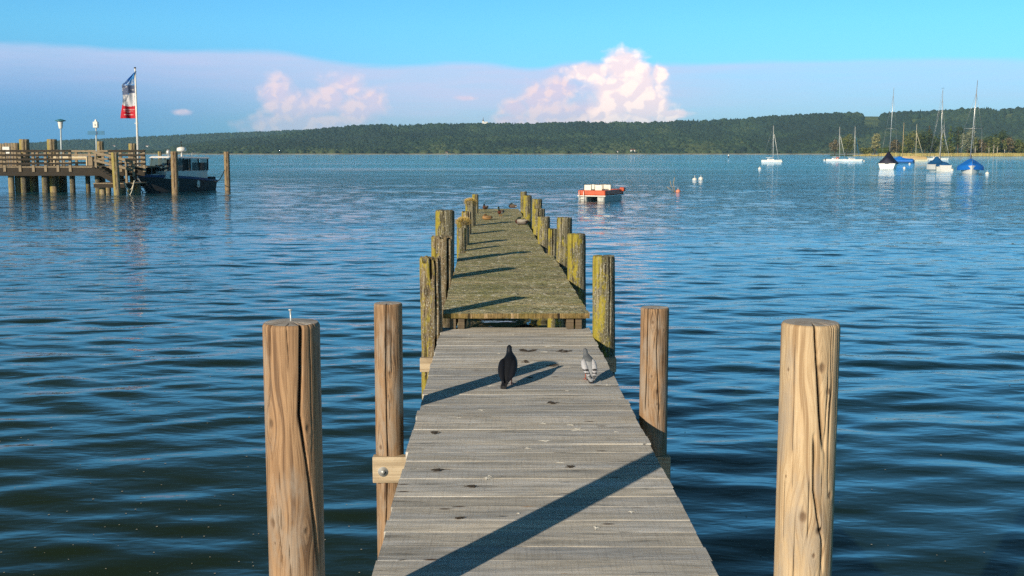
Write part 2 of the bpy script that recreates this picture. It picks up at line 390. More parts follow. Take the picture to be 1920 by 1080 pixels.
# crowns
def crown_template(seed, kind):
    rg = np.random.RandomState(seed); n = 7; rings = []
    if kind == 'conifer': prof = [(.50, .0), (.46, .22), (.34, .5), (.17, .78), (.02, 1.0)]
    else: prof = [(.30, .0), (.52, .22), (.56, .48), (.42, .78), (.10, 1.0)]
    for i, (r, z) in enumerate(prof):
        t = np.arange(n) * 2 * np.pi / n + i * .45
        q = r * (1 + rg.uniform(-.25, .25, n)); rings.append(np.stack([q * np.cos(t), q * np.sin(t), z + rg.uniform(-.05, .05, n)], -1))
    V = np.concatenate(rings); F = []
    for i in range(len(prof) - 1):
        for k in range(n):
            a = i * n + k; b = i * n + (k + 1) % n; F.append((a, b, b + n, a + n))
    V = np.concatenate([V, [[0, 0, 1.05]]]); F += [(4 * n + k, 4 * n + (k + 1) % n, len(V) - 1, len(V) - 1) for k in range(n)]
    return V, np.array(F)
def forest(name, pos, hgt, wid, kinds, rnd, mat, seed=0):
    T = [crown_template(seed + i, 'conifer' if i < 3 else 'leafy') for i in range(7)]
    Vs, Fs, As = [], [], []; off = 0
    rg = np.random.RandomState(seed)
    pick = np.where(kinds, rg.randint(0, 3, len(pos)), rg.randint(3, 7, len(pos)))
    for i, (tv, tf) in enumerate(T):
        s = np.where(pick == i)[0]
        if len(s) == 0: continue
        an = rg.rand(len(s)) * 6.28; c, sn = np.cos(an), np.sin(an)
        w = wid[s][:, None]; x = (tv[:, 0] * c[:, None] - tv[:, 1] * sn[:, None]) * w; y = (tv[:, 0] * sn[:, None] + tv[:, 1] * c[:, None]) * w
        z = tv[:, 2] * hgt[s][:, None]
        P_ = np.stack([x + pos[s][:, :1], y + pos[s][:, 1:2], z + pos[s][:, 2:3]], -1)
        Vs.append(P_.reshape(-1, 3)); Fs.append((tf[None] + (np.arange(len(s)) * len(tv))[:, None, None]).reshape(-1, 4) + off); off += P_.shape[0] * P_.shape[1]
        As.append(np.repeat(rnd[s], len(tv)))
    V = np.concatenate(Vs); F = np.concatenate(Fs)
    tri = np.concatenate([F[:, [0, 1, 2]], F[:, [0, 2, 3]]]); tri = tri[(tri[:, 0] != tri[:, 1]) & (tri[:, 1] != tri[:, 2]) & (tri[:, 2] != tri[:, 0])]
    return link(name, np_mesh(name, V, tri, {'rnd': np.concatenate(As)}), mat)
def f_forest(g, b):
    co = g.n('ShaderNodeNewGeometry').outputs['Position']
    n = g.noise(co, .35, 5, .7); r = g.attr('rnd')
    c = g.ramp(r, [(0, (.009, .026, .018)), (.4, (.016, .044, .024)), (.7, (.034, .074, .030)), (1, (.085, .12, .042))])
    c = g.mix(g.ss(n, .38, .62), g.mix(.45, c, (0, 0, 0)), c)
    g.nt.links.new(c, b.inputs['Base Color']); b.inputs['Roughness'].default_value = .85
    g.nt.links.new(g.n('ShaderNodeBump', {'Height': n, 'Distance': 2.5, 'Strength': 1.0}).outputs[0], b.inputs['Normal'])
M_forest = material('forest', f_forest)
rg = np.random.RandomState(11)
N = 34000
r = np.sqrt(rg.uniform((RS + 25) ** 2, (RT + 60) ** 2, N)); a = rg.uniform(R(-31), R(31), N)
px_ = 960 + FPX * np.tan(a)
z = terr(a, r)
# meadow clearings near the top of the ridge
clear = ((px_ > 1608) & (px_ < 1648) & (r > 3420)) | ((px_ > 1698) & (px_ < 1732) & (r > 3600) & (r < 3680)) | ((px_ > 1870) & (px_ < 1892) & (r > 3600) & (r < 3720))
keep = (~clear) & (z > 1.3) | (r < 2900) & ~clear
keep &= ~((px_ < 215) & (r > 2700))
r, a, z, px_ = r[keep], a[keep], z[keep], px_[keep]; n = len(r)
con = fbm(a * 60 + 50, r / 220, 31, 3) + rg.normal(0, .12, n) > .56
front = np.clip((2900 - r) / 280, 0, 1)
con &= rg.rand(n) > front * .75
hg = np.where(con, rg.uniform(12, 19, n), rg.uniform(10, 18, n)) * (1 - .3 * front) * np.where(px_ < 330, .6, 1)
wd = np.where(con, rg.uniform(7, 14, n), rg.uniform(12, 26, n))
rn = np.clip(np.where(con, rg.uniform(.05, .35, n), rg.uniform(.25, .60, n)) + front * rg.uniform(0, .75, n) + (fbm(a * 30 + 9, r / 260, 77, 4) - .47) * 1.5, 0, 1)
o = forest('wood', np.stack([r * np.sin(a), r * np.cos(a), z - 2.0], -1), hg, wd, con, rn, M_forest, 40)
tag(o, 'dense dark green wood covering the hill across the lake', 'wood', kind='stuff')
N = 12000
r = np.sqrt(rg.uniform(4700 ** 2, 5800 ** 2, N)); a = rg.uniform(R(-31), R(-6), N)
hg = rg.uniform(12, 22, N); wd = rg.uniform(14, 24, N); con = rg.rand(N) > .5
o = forest('wood', np.stack([r * np.sin(a), r * np.cos(a), terrF(a, r) - 2], -1), hg, wd, con, rg.uniform(.1, .7, N), M_forest, 60)
tag(o, 'far bluish wood on the distant left ridge', 'wood', kind='stuff')
# houses
M_white = plain('white_render', (.80, .78, .74), .8); M_roof = plain('roof_tile', (.20, .09, .06), .8); M_glass_dark = plain('window_glass', (.03, .035, .04), .15)
def house(px, py, Y, w, d, h, rh, label, group='houses on the far shore', rz=0.0, roofm=None):
    x, y, z = Q(px, py, Y)
    t = empty('house', (x, Y, z), rz); tag(t, label, 'house', group)
    m = MB(); m.box(-w / 2, w / 2, -d / 2, d / 2, -2, h); m.build('wall', M_white, t)
    m = MB(); e = .4
    m.add([(-w / 2 - e, -d / 2 - e, h), (w / 2 + e, -d / 2 - e, h), (w / 2 + e, d / 2 + e, h), (-w / 2 - e, d / 2 + e, h), (-w / 2 - e, 0, h + rh), (w / 2 + e, 0, h + rh)],
          [(0, 1, 5, 4), (2, 3, 4, 5), (0, 4, 3), (1, 2, 5), (0, 3, 2, 1)]); m.build('roof', roofm or M_roof, t)
    for k in range(3):
        m = MB(); cx = -w / 2 + w * (k + .5) / 3; m.box(cx - .6, cx + .6, -d / 2 - .06, -d / 2 + .04, h * .45, h * .45 + 1.3); m.build('window', M_glass_dark, t)
    return t
house(1155, 288.6, 2606, 9, 8, 6, 2.5, 'small white house on the far shore, left one of the bright pair')
house(1186, 288.4, 2606, 11, 8, 8.5, 2.5, 'larger white house on the far shore, right one of the bright pair')
house(1108, 289, 2606, 4, 4, 3, 1.8, 'tiny white boathouse on the far shore left of the white houses')
house(837, 288.6, 2606, 6, 5, 3, 2.0, 'tiny pale hut on the far shore left of the church spire')
rr_ = random.Random(4)
for i, (px, py) in enumerate([(176, 279), (183, 277), (199, 279), (203, 276.5), (208, 278), (213, 276), (219, 279), (228, 279), (263, 276), (277, 276)]):
    house(px, py, 4750, rr_.uniform(9, 14), 9, rr_.uniform(4, 6), 3, 'tiny white village house on the distant left shore behind the pier', 'village houses at the far left shore', rr_.uniform(-.4, .4))
# church with spire on the ridge
x, y, z = Q(906, 231, 3760)
t = empty('church', (x, y, z - 6)); tag(t, 'white church tower with dark spire standing on the wooded ridge', 'church')
m = MB(); m.box(-3.4, 3.4, -3.4, 3.4, 0, 13); m.build('tower', M_white, t)
m = MB(); m.lathe(0, 0, [(3.9, 13), (3.2, 15), (1.2, 17.5), (.9, 20), (.15, 27)], 8); m.build('spire', plain('copper_roof', (.16, .14, .13), .6), t)
m = MB(); m.box(3.4, 16, -5, 5, 0, 6.5); m.add([(3.4, -5.4, 6.5), (16, -5.4, 6.5), (16, 5.4, 6.5), (3.4, 5.4, 6.5), (3.4, 0, 11), (16, 0, 11)], [(0, 1, 5, 4), (2, 3, 4, 5), (0, 4, 3), (1, 2, 5)]); m.build('nave', M_white, t)
# ------------------------------------------------------------------ reed spit on the right
def f_reed(g, b):
    co = g.n('ShaderNodeNewGeometry').outputs['Position']
    n = g.noise(g.scale(co, 1, 1, .2), .5, 5, .6); r = g.attr('rnd')
    g.nt.links.new(g.mix(g.ss(n, .3, .7), g.ramp(r, [(0, (.19, .19, .05)), (1, (.54, .44, .16))]), (.42, .33, .12)), b.inputs['Base Color']); b.inputs['Roughness'].default_value = .9
M_reed = material('reed', f_reed)
def spit_front(px): return np.interp(px, [1560, 1600, 1660, 1760, 1920, 2300], [1130, 1060, 1010, 985, 970, 940])
pxs = np.linspace(1552, 2350, 60); Fy = spit_front(pxs)
Xf = (pxs - 960) / FPX * Fy; rows = []
for k, (dy, zz) in enumerate([(-3, -3.0), (0, .25), (40, .7), (130, 1.0), (200, .8), (206, -3)]):
    rows.append(np.stack([(pxs - 960) / FPX * (Fy + dy), Fy + dy, np.full_like(pxs, zz)], -1))
V = np.concatenate(rows); n = len(pxs); idx = np.arange(len(V)).reshape(6, n)
F = np.stack([idx[:-1, :-1], idx[:-1, 1:], idx[1:, 1:], idx[1:, :-1]], -1).reshape(-1, 4)[:, ::-1]
o = link('spit', np_mesh('spit', V, F), M_ground); tag(o, 'low spit of land with reeds on the right', 'spit', kind='structure')
N = 16000; rg = np.random.RandomState(8)
p = rg.uniform(1596, 2330, N); dy = rg.uniform(0, 1, N) ** 1.6 * 34 - 1
Yr = spit_front(p) + dy; Xr = (p - 960) / FPX * Yr
h = (1.9 + 1.3 * fbm(p / 22, dy / 12, 4, 4)) * rg.uniform(.75, 1.15, N) * np.clip((p - 1590) / 40, .3, 1) * np.where((p > 1628) & (p < 1642), .5, 1); w = rg.uniform(.25, .7, N); an = rg.uniform(-.8, .8, N)
V = np.stack([np.stack([Xr - w * np.cos(an), Yr - w * np.sin(an), np.full(N, .1)], -1), np.stack([Xr + w * np.cos(an), Yr + w * np.sin(an), np.full(N, .1)], -1),
              np.stack([Xr + w * .5 + rg.normal(0, .3, N), Yr, h], -1), np.stack([Xr - w * .5 + rg.normal(0, .3, N), Yr, h * rg.uniform(.85, 1, N)], -1)], 1).reshape(-1, 3)
o = link('reeds', np_mesh('reeds', V, np.arange(4 * N).reshape(-1, 4), {'rnd': np.repeat(rg.rand(N), 4)}), M_reed)
tag(o, 'golden reed bed along the edge of the spit', 'reeds', kind='stuff')
# trees of the spit
def f_leaf(c0, c1):
    def f(g, b):
        r = g.attr('rnd'); g.nt.links.new(g.mix(r, c0, c1), b.inputs['Base Color']); b.inputs['Roughness'].default_value = .8
    return f
LEAF = {k: material('leaf_' + k, f_leaf(*v)) for k, v in {
    'olive': ((.040, .062, .014), (.17, .18, .045)), 'green': ((.025, .055, .014), (.10, .15, .030)), 'dark': ((.014, .032, .012), (.055, .085, .022)),
    'pale': ((.12, .13, .055), (.34, .32, .15)), 'rust': ((.06, .052, .026), (.19, .15, .075)), 'silver': ((.085, .11, .07), (.24, .26, .16))}.items()}
def f_bark(c0, c1):
    def f(g, b):
        co = g.n('ShaderNodeTexCoord').outputs['Object']; g.nt.links.new(g.mix(g.ss(g.noise(g.scale(co, 1, 1, .3), 2.0, 4, .6), .4, .65), c0, c1), b.inputs['Base Color']); b.inputs['Roughness'].default_value = .9
    return f
M_bark = material('bark', f_bark((.06, .045, .03), (.16, .12, .08))); M_birch = material('birch_bark', f_bark((.62, .58, .50), (.10, .09, .07)))
def tree(name, px, ptop, wpx, dY, kind, label, seed, bark=None, n=700, shape='round', base=0.6, ng=1.0):
    Y = float(spit_front(px)) + dY; x = (px - 960) / FPX * Y; H = Q(px, ptop, Y)[2] - base; W = wpx / FPX * Y
    t = empty(name, (x, Y, base)); tag(t, label, 'bush' if 'bush' in name else 'tree', 'trees on the reed spit'); rg = np.random.RandomState(seed)
    m = MB(); lean = rg.normal(0, .03) * H
    r0 = H * .018 + .12
    m.tube([(0, 0, -.8), (lean * .3, 0, H * .3), (lean * .7, 0, H * .6), (lean, 0, H * .93)], [r0, r0 * .75, r0 * .5, r0 * .12], 7)
    # clumps along limbs
    nc = 9 if shape != 'bush' else 7; cl = []
    for i in range(nc):
        f = (i + .5) / nc; an = i * 2.4 + rg.rand()
        if shape == 'conifer': zc = H * (.12 + .82 * f); rad = W * .5 * (1.08 - f) * .55; cr = W * (.36 * (1.15 - f))
        elif shape == 'birch': zc = H * (.35 + .6 * f); rad = W * .30 * rg.uniform(.4, 1.0) * (1.2 - f); cr = W * .22
        elif shape == 'bush': zc = H * rg.uniform(.3, .72); rad = W * .36 * rg.rand(); cr = W * .22
        else: zc = H * (.28 + .62 * f); rad = W * .32 * math.sin(math.pi * (.15 + .7 * f)) * rg.uniform(.6, 1.1); cr = W * rg.uniform(.2, .3)
        c = np.array((lean * zc / H + rad * math.cos(an), rad * math.sin(an), zc)); cl.append((c, cr))
        m.tube([(lean * zc * .7 / H, 0, zc * .7), tuple(c * .5 + np.array((0, 0, zc * .42))), tuple(c)], [r0 * .4, r0 * .25, r0 * .08], 5)
    m.build('trunk', bark or M_bark, t)
    per = n // nc; Vs = []; A = []
    for c, cr in cl:
        d = rg.normal(0, 1, (per, 3)); d /= np.linalg.norm(d, axis=1)[:, None]
        q = c + d * (cr * rg.uniform(.35, 1.08, per) ** .6)[:, None] * np.array((1, 1, .78 if shape != 'conifer' else .9))
        q[:, 2] = np.maximum(q[:, 2], .3)
        sz = rg.uniform(.35, .85, per) * ng; u = rg.normal(0, 1, (per, 3)); u /= np.linalg.norm(u, axis=1)[:, None]; v = np.cross(u, d + .01); v /= np.linalg.norm(v, axis=1)[:, None] + 1e-6
        Vs.append(np.stack([q - u * sz[:, None], q + v * sz[:, None] * .7, q + u * sz[:, None], q - v * sz[:, None] * .7], 1).reshape(-1, 3)); A.append(np.repeat(rg.rand(per), 4))
    V = np.concatenate(Vs); link('crown', np_mesh('crown', V, np.arange(len(V)).reshape(-1, 4), {'rnd': np.concatenate(A)}), LEAF[kind], t)
for i, a_ in enumerate([
    ('broadleaf_tree', 1561, 262, 20, 10, 'rust', 'small rusty brown tree at the left tip of the spit'),
    ('broadleaf_tree', 1582, 254, 38, 30, 'olive', 'round olive green tree behind the two left masts of the spit'),
    ('broadleaf_tree', 1635, 248, 24, 30, 'pale', 'pale cream green tree standing alone between two clumps'),
    ('bush', 1620, 275, 26, 25, 'olive', 'olive bush at the left foot of the pale tree'),
    ('bush', 1654, 272, 26, 30, 'green', 'green bush right of the pale tree'),
    ('broadleaf_tree', 1672, 262, 26, 50, 'rust', 'thin brownish tree behind the navy covered sailing boat'),
    ('broadleaf_tree', 1703, 246, 46, 35, 'olive', 'broad olive tree behind the beige covered boat'),
    ('broadleaf_tree', 1728, 245, 44, 40, 'dark', 'dark green tree right of the broad olive tree'),
    ('conifer_tree', 1737, 231, 16, 60, 'rust', 'tall reddish conifer top rising above the clump'),
    ('conifer_tree', 1757, 240, 18, 50, 'dark', 'dark slim conifer left of the mast pair'),
    ('conifer_tree', 1774, 232, 18, 50, 'green', 'green slim poplar shaped tree right of the mast pair'),
    ('broadleaf_tree', 1790, 234, 28, 55, 'dark', 'tall dark tree behind the silvery willow'),
    ('broadleaf_tree', 1808, 243, 38, 30, 'silver', 'wide silvery willow left of the tallest mast'),
    ('broadleaf_tree', 1832, 262, 26, 35, 'rust', 'low brownish tree just right of the tallest mast'),
    ('broadleaf_tree', 1868, 246, 40, 45, 'dark', 'dark tree with pale trunks right of the willow'),
    ('broadleaf_tree', 1883, 256, 22, 30, 'rust', 'pinkish brown dead looking tree right of the birches'),
    ('bush', 1906, 266, 40, 40, 'olive', 'wide low olive bush at the right edge of the photo'),
    ('bush', 1935, 267, 40, 45, 'green', 'green bush cut by the right edge of the photo'),
    ('broadleaf_tree', 1745, 256, 34, 70, 'green', 'mid green tree filling the gap left of the mast pair'),
    ('broadleaf_tree', 1845, 258, 34, 75, 'dark', 'dark tree behind the row of white trunked birches'),
    ('broadleaf_tree', 1900, 262, 34, 80, 'green', 'mid green tree behind the wide olive bush at the right edge'),
    ('bush', 1820, 272, 40, 60, 'green', 'green bush at the foot of the silvery willow'),
    ('bush', 1862, 272, 44, 70, 'green', 'green bush behind the birch trunks'),
    ('bush', 1688, 272, 34, 55, 'green', 'green bush left of the broad olive tree'),
    ('bush', 1765, 272, 44, 20, 'olive', 'undergrowth bush under the mast pair')]):
    sh = 'conifer' if 'conifer' in a_[0] else 'bush' if a_[0] == 'bush' else 'round'
    tree(*a_, seed=100 + i, shape=sh, n=1500 if a_[2] and a_[3] > 30 else 800)
for i, (px, pt) in enumerate([(1848, 262), (1856, 256), (1863, 258), (1877, 262), (1759, 250), (1822, 258)]):
    tree('birch_tree', px, pt, 12, 24, 'olive', 'slim birch with a white trunk, ' + ['leftmost of the four by the dark tree', 'second from the left by the dark tree', 'third from the left by the dark tree', 'rightmost of the four by the dark tree', 'beside the mast pair', 'beside the tallest mast'][i], 300 + i, M_birch, 260, 'birch')
# ------------------------------------------------------------------ evening haze over the lake
mb = MB(); mb.box(-4200, 4200, -30, 6400, -5.0, 190.0)
def f_haze(g, b):
    g.nt.nodes.remove(b); out = [n for n in g.nt.nodes if n.type == 'OUTPUT_MATERIAL'][0]
    v = g.n('ShaderNodeVolumePrincipled', {'Color': (.42, .78, 1.0, 1), 'Density': HAZE, 'Anisotropy': 0.0})
    g.nt.links.new(v.outputs[0], out.inputs['Volume'])
o = mb.build('haze', material('haze', f_haze)); tag(o, 'thin blue evening haze over the lake', 'haze', kind='stuff')
# ------------------------------------------------------------------ timber materials
def f_newwood(light, mid, dark, sc=1.0, spots=0.0):
    def f(g, b):
        co = g.n('ShaderNodeTexCoord').outputs['Object']; x, y, z = g.xyz(co)
        gc = g.attr('grain'); kn = g.attr('knot'); ck = g.attr('crack')
        v = g.comb(g.m('MULTIPLY', gc, 60.0 * sc), g.m('MULTIPLY', z, 1.6), 3.3)
        v2 = g.comb(g.m('MULTIPLY', gc, 260.0 * sc), g.m('MULTIPLY', z, 3.0), 8.1)
        n1 = g.noise(v, 1.0, 4, .55); n2 = g.noise(v2, 1.0, 3, .6)
        big = g.noise(g.scale(co, 6, 6, 1.6), 1.0, 4, .6)
        c = g.ramp(n1, [(.36, dark), (.42, mid), (.50, light), (.545, tuple((a_ + b_) / 2 for a_, b_ in zip(mid, dark))), (.58, mid), (.68, light)])
        c = g.mix(g.m('MULTIPLY', g.ss(n2, .5, .72), .45), c, dark)
        c = g.mix(g.m('MULTIPLY', g.ss(big, .50, .68), .55), c, tuple(k * .62 for k in mid))
        wear = g.noise(g.scale(co, 9, 9, 3), 1.0, 5, .65)
        c = g.mix(g.m('MULTIPLY', g.ss(wear, .46, .66), .65), c, (.33, .285, .235))
        if spots: c = g.mix(g.ss(g.noise(g.scale(co, 30, 30, 14), 1, 3, .6), .66, .74), c, (.62, .58, .5))
        c = g.mix(g.m('MULTIPLY', g.ss(kn, .2, .9), .8), c, (.13, .075, .04)); c = g.mix(g.ss(ck, .25, .8), c, (.02, .013, .008))
        g.nt.links.new(c, b.inputs['Base Color']); b.inputs['Roughness'].default_value = .78
        hh = g.m('ADD', g.m('MULTIPLY', n2, .6), g.m('MULTIPLY', n1, .5))
        g.nt.links.new(g.n('ShaderNodeBump', {'Height': hh, 'Distance': .003, 'Strength': .8}).outputs[0], b.inputs['Normal'])
    return f
M_post_l = material('larch_post', f_newwood((.42, .265, .145), (.32, .195, .105), (.15, .085, .045)))
M_post_m = material('larch_post_far', f_newwood((.39, .25, .14), (.29, .18, .098), (.09, .05, .026), 1.1))
M_post_r = material('pale_post', f_newwood((.58, .445, .28), (.51, .375, .225), (.33, .22, .12), .8))
def f_cap(g, b):
    co = g.n('ShaderNodeTexCoord').outputs['Object']; x, y, z = g.xyz(co)
    rad = g.m('SQRT', g.m('ADD', g.m('MULTIPLY', x, x), g.m('MULTIPLY', y, y))); n = g.noise(co, 14, 4, .6)
    rings = g.m('SINE', g.m('ADD', g.m('MULTIPLY', rad, 1100), g.m('MULTIPLY', n, 9)))
    c = g.mix(g.m('MULTIPLY_ADD', rings, .25, .4), (.46, .45, .43), (.27, .24, .21))
    c = g.mix(g.ss(n, .5, .7), c, (.24, .20, .17))
    g.nt.links.new(c, b.inputs['Base Color']); b.inputs['Roughness'].default_value = .85
M_cap = material('post_end_grain', f_cap)
def f_mossy(yel, base_a, base_b):
    def f(g, b):
        co = g.n('ShaderNodeTexCoord').outputs['Object']; x, y, z = g.xyz(co)
        gc = g.attr('grain'); ck = g.attr('crack'); kn = g.attr('knot')
        off = g.comb(0, 0, g.m('MULTIPLY', g.n('ShaderNodeObjectInfo').outputs['Random'], 30))
        cv_ = g.addv(co, off)
        st = g.noise(g.comb(g.m('MULTIPLY', gc, 70), g.m('MULTIPLY', z, 3), g.m('MULTIPLY', g.n('ShaderNodeObjectInfo').outputs['Random'], 40)), 1, 5, .65)
        c = g.ramp(st, [(.36, (.02, .017, .012)), (.44, base_a), (.54, base_b), (.66, (.36, .33, .25))])
        fl = g.noise(g.scale(cv_, 1, 1, .7), 75, 3, .6)
        c = g.mix(g.m('MULTIPLY', g.ss(fl, .56, .66), .85), c, (.46, .45, .38))
        c = g.mix(g.m('MULTIPLY', g.ss(g.noise(cv_, 110, 2, .5), .58, .66), .8), c, (.035, .03, .02))
        side = g.m('MULTIPLY_ADD', x, -2.1, .0)
        yn = g.m('ADD', g.m('MULTIPLY_ADD', g.noise(g.scale(cv_, 1, 1, .35), 9, 7, .8), 2.4, -.72), side)
        yc = g.mix(g.noise(cv_, 40, 3), (.22, .22, .02), (.44, .33, .02))
        c = g.mix(g.m('MULTIPLY', g.ss(yn, .52, .72), yel), c, yc)
        c = g.mix(g.m('MULTIPLY', g.ss(g.m('ADD', g.noise(g.scale(cv_, 1, 1, .5), 22, 4, .6), g.m('MULTIPLY', kn, .35)), .60, .75), .75), c, (.07, .085, .018))
        c = g.mix(g.ss(ck, .2, .7), c, (.012, .010, .007))
        g.nt.links.new(c, b.inputs['Base Color']); b.inputs['Roughness'].default_value = .92
        h = g.m('ADD', st, g.m('MULTIPLY', fl, .7))
        g.nt.links.new(g.n('ShaderNodeBump', {'Height': h, 'Distance': .010, 'Strength': 1.0}).outputs[0], b.inputs['Normal'])
    return f
M_moss = material('lichen_timber', f_mossy(.85, (.085, .075, .042), (.18, .165, .105)))
M_moss2 = material('rotten_timber', f_mossy(.75, (.12, .09, .048), (.22, .17, .10)))
def f_deck(kind):
    def f(g, b):
        co = g.n('ShaderNodeNewGeometry').outputs['Position']; r = g.attr('rnd')
        nx = g.xyz(g.n('ShaderNodeNewGeometry').outputs['Normal'])
        o3 = g.comb(g.m('MULTIPLY', r, 37), g.m('MULTIPLY', r, 11), 0)
        if kind == 'grey':
            wob = g.m('MULTIPLY', g.noise(g.addv(co, o3), 3.5, 3, .5), .035)
            x, y, z = g.xyz(co)
            yy = g.m('ADD', y, wob)
            v = g.addv(g.comb(g.m('MULTIPLY', x, 2.2), g.m('MULTIPLY', yy, 19), g.m('MULTIPLY', z, 45)), o3)
            n1 = g.noise(v, 1, 5, .6)
            v2 = g.addv(g.comb(g.m('MULTIPLY', x, 7), g.m('MULTIPLY', yy, 230), g.m('MULTIPLY', z, 200)), o3)
            n2 = g.noise(v2, 1, 3, .6)
            c = g.ramp(n1, [(.26, (.24, .235, .225)), (.38, (.42, .415, .40)), (.52, (.56, .55, .53)), (.68, (.72, .70, .67))])
            tone = g.noise(g.addv(g.scale(co, 1.2, 5, 1), o3), 1, 4, .6)
            c = g.mix(g.m('MULTIPLY', g.ss(tone, .38, .60), .95), c, g.mix(1.0, c, (1.02, .96, .86), 'MULTIPLY'))
            c = g.mix(1.0, c, g.mix(r, (.76, .80, .86), (1.08, 1.10, 1.12)), 'MULTIPLY')
            c = g.mix(g.m('MULTIPLY', g.ss(n2, .58, .74), .4), c, (.11, .10, .09))
            saw = g.noise(g.addv(g.scale(co, 150, 3, 1), o3), 1, 2, .5)
            c = g.mix(g.m('MULTIPLY', g.ss(saw, .50, .7), .22), c, (.12, .115, .12))
            # knots: a few dark eyes with rings
            kv = g.addv(g.scale(co, 2.3, 6.5, 0), o3)
            kd = g.n('ShaderNodeTexVoronoi', {'Vector': kv, 'Scale': 1.0, 'Randomness': 1.0}, voronoi_dimensions='2D')
            sel = g.m('GREATER_THAN', g.xyz(kd.outputs['Color'])[0], .86)
            c = g.mix(g.m('MULTIPLY', sel, g.m('SUBTRACT', 1.0, g.ss(kd.outputs[0], .03, .09))), c, (.09, .06, .04))
            # cracks along the grain
            ck = g.noise(g.addv(g.comb(g.m('MULTIPLY', x, .8), g.m('MULTIPLY', yy, 26), 5.0), o3), 1, 2, .5)
            ckm = g.m('MULTIPLY', g.m('SUBTRACT', 1.0, g.ss(g.m('ABSOLUTE', g.m('SUBTRACT', ck, .5)), .0, .010)), g.ss(g.noise(g.scale(co, 2.2, 8, 1), 1, 3, .5), .52, .6))
            c = g.mix(g.m('MULTIPLY', ckm, .8), c, (.03, .025, .02))
            # rust, resin and old droppings
            c = g.mix(g.m('MULTIPLY', g.ss(g.noise(g.scale(co, 3, 14, 1), 1, 5, .7), .64, .72), .7), c, (.38, .22, .08))
            c = g.mix(g.m('MULTIPLY', g.ss(g.noise(g.scale(co, 6, 16, 1), 1.6, 5, .75), .655, .685), .85), c, (.68, .67, .62))
            hb = g.m('SUBTRACT', g.m('ADD', n1, g.m('MULTIPLY', n2, .6)), g.m('MULTIPLY', ckm, 1.2)); dist = .004
        else:
            v = g.addv(g.scale(co, 7, 12, 8), o3); n1 = g.noise(v, 1, 6, .75)
            n2 = g.noise(g.scale(co, 22, 20, 1), 1, 4, .75); n3 = g.noise(g.scale(co, .6, .9, 1), 3.5, 4, .6); n4 = g.noise(g.scale(co, 13, 6, 1), 1, 4, .7)
            c = g.ramp(n1, [(.34, (.09, .075, .04)), (.42, (.36, .31, .19)), (.52, (.58, .51, .34)), (.66, (.78, .72, .54))])
            c = g.mix(g.m('MULTIPLY', g.ss(n3, .40, .62), .62), c, (.30, .30, .09))
            c = g.mix(1.0, c, (.92, .97, .86), 'MULTIPLY')
            c = g.mix(1.0, c, g.mix(r, (.72, .74, .70), (1.15, 1.12, 1.1)), 'MULTIPLY')
            c = g.mix(g.ss(n2, .44, .36), c, (.035, .03, .018))
            c = g.mix(g.m('MULTIPLY', g.ss(n4, .58, .63), .9), c, (.80, .76, .58))
            c = g.mix(g.m('MULTIPLY', g.ss(g.noise(g.scale(co, 3, 4, 1), 3, 5, .75), .63, .68), .8), c, (.62, .60, .52))
            c = g.mix(g.m('MULTIPLY', g.ss(g.noise(g.scale(co, 2, 3, 1), 3, 4, .7), .66, .72), .6), c, (.42, .25, .05))
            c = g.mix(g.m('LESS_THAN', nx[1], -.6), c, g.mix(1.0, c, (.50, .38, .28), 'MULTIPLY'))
            hb = g.m('ADD', n1, g.m('MULTIPLY', n2, 1.2)); dist = .035
        g.nt.links.new(c, b.inputs['Base Color']); b.inputs['Roughness'].default_value = .88
        g.nt.links.new(g.n('ShaderNodeBump', {'Height': hb, 'Distance': dist, 'Strength': 1.0}).outputs[0], b.inputs['Normal'])
    return f
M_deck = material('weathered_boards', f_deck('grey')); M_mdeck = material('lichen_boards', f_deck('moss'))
def f_beam(a, c_, d):
    def f(g, b):
        co = g.n('ShaderNodeNewGeometry').outputs['Position']
        n = g.noise(g.scale(co, 2, 60, 60), 1, 4, .6); n2 = g.noise(co, 7, 4, .6)
        c = g.ramp(n, [(.3, d), (.5, a), (.7, c_)]); c = g.mix(g.m('MULTIPLY', g.ss(n2, .5, .7), .5), c, d)
        g.nt.links.new(c, b.inputs['Base Color']); b.inputs['Roughness'].default_value = .8
        g.nt.links.new(g.n('ShaderNodeBump', {'Height': n, 'Distance': .003}).outputs[0], b.inputs['Normal'])
    return f
M_beam = material('new_beam', f_beam((.46, .37, .25), (.55, .46, .33), (.27, .21, .14)))
M_joist = material('dark_joist', f_beam((.12, .09, .055), (.19, .15, .09), (.04, .03, .02)))
M_steel = plain('zinc_steel', (.62, .63, .62), .45, .45, .3)
M_rust = plain('rusty_steel', (.20, .10, .05), .6, .5, .3)
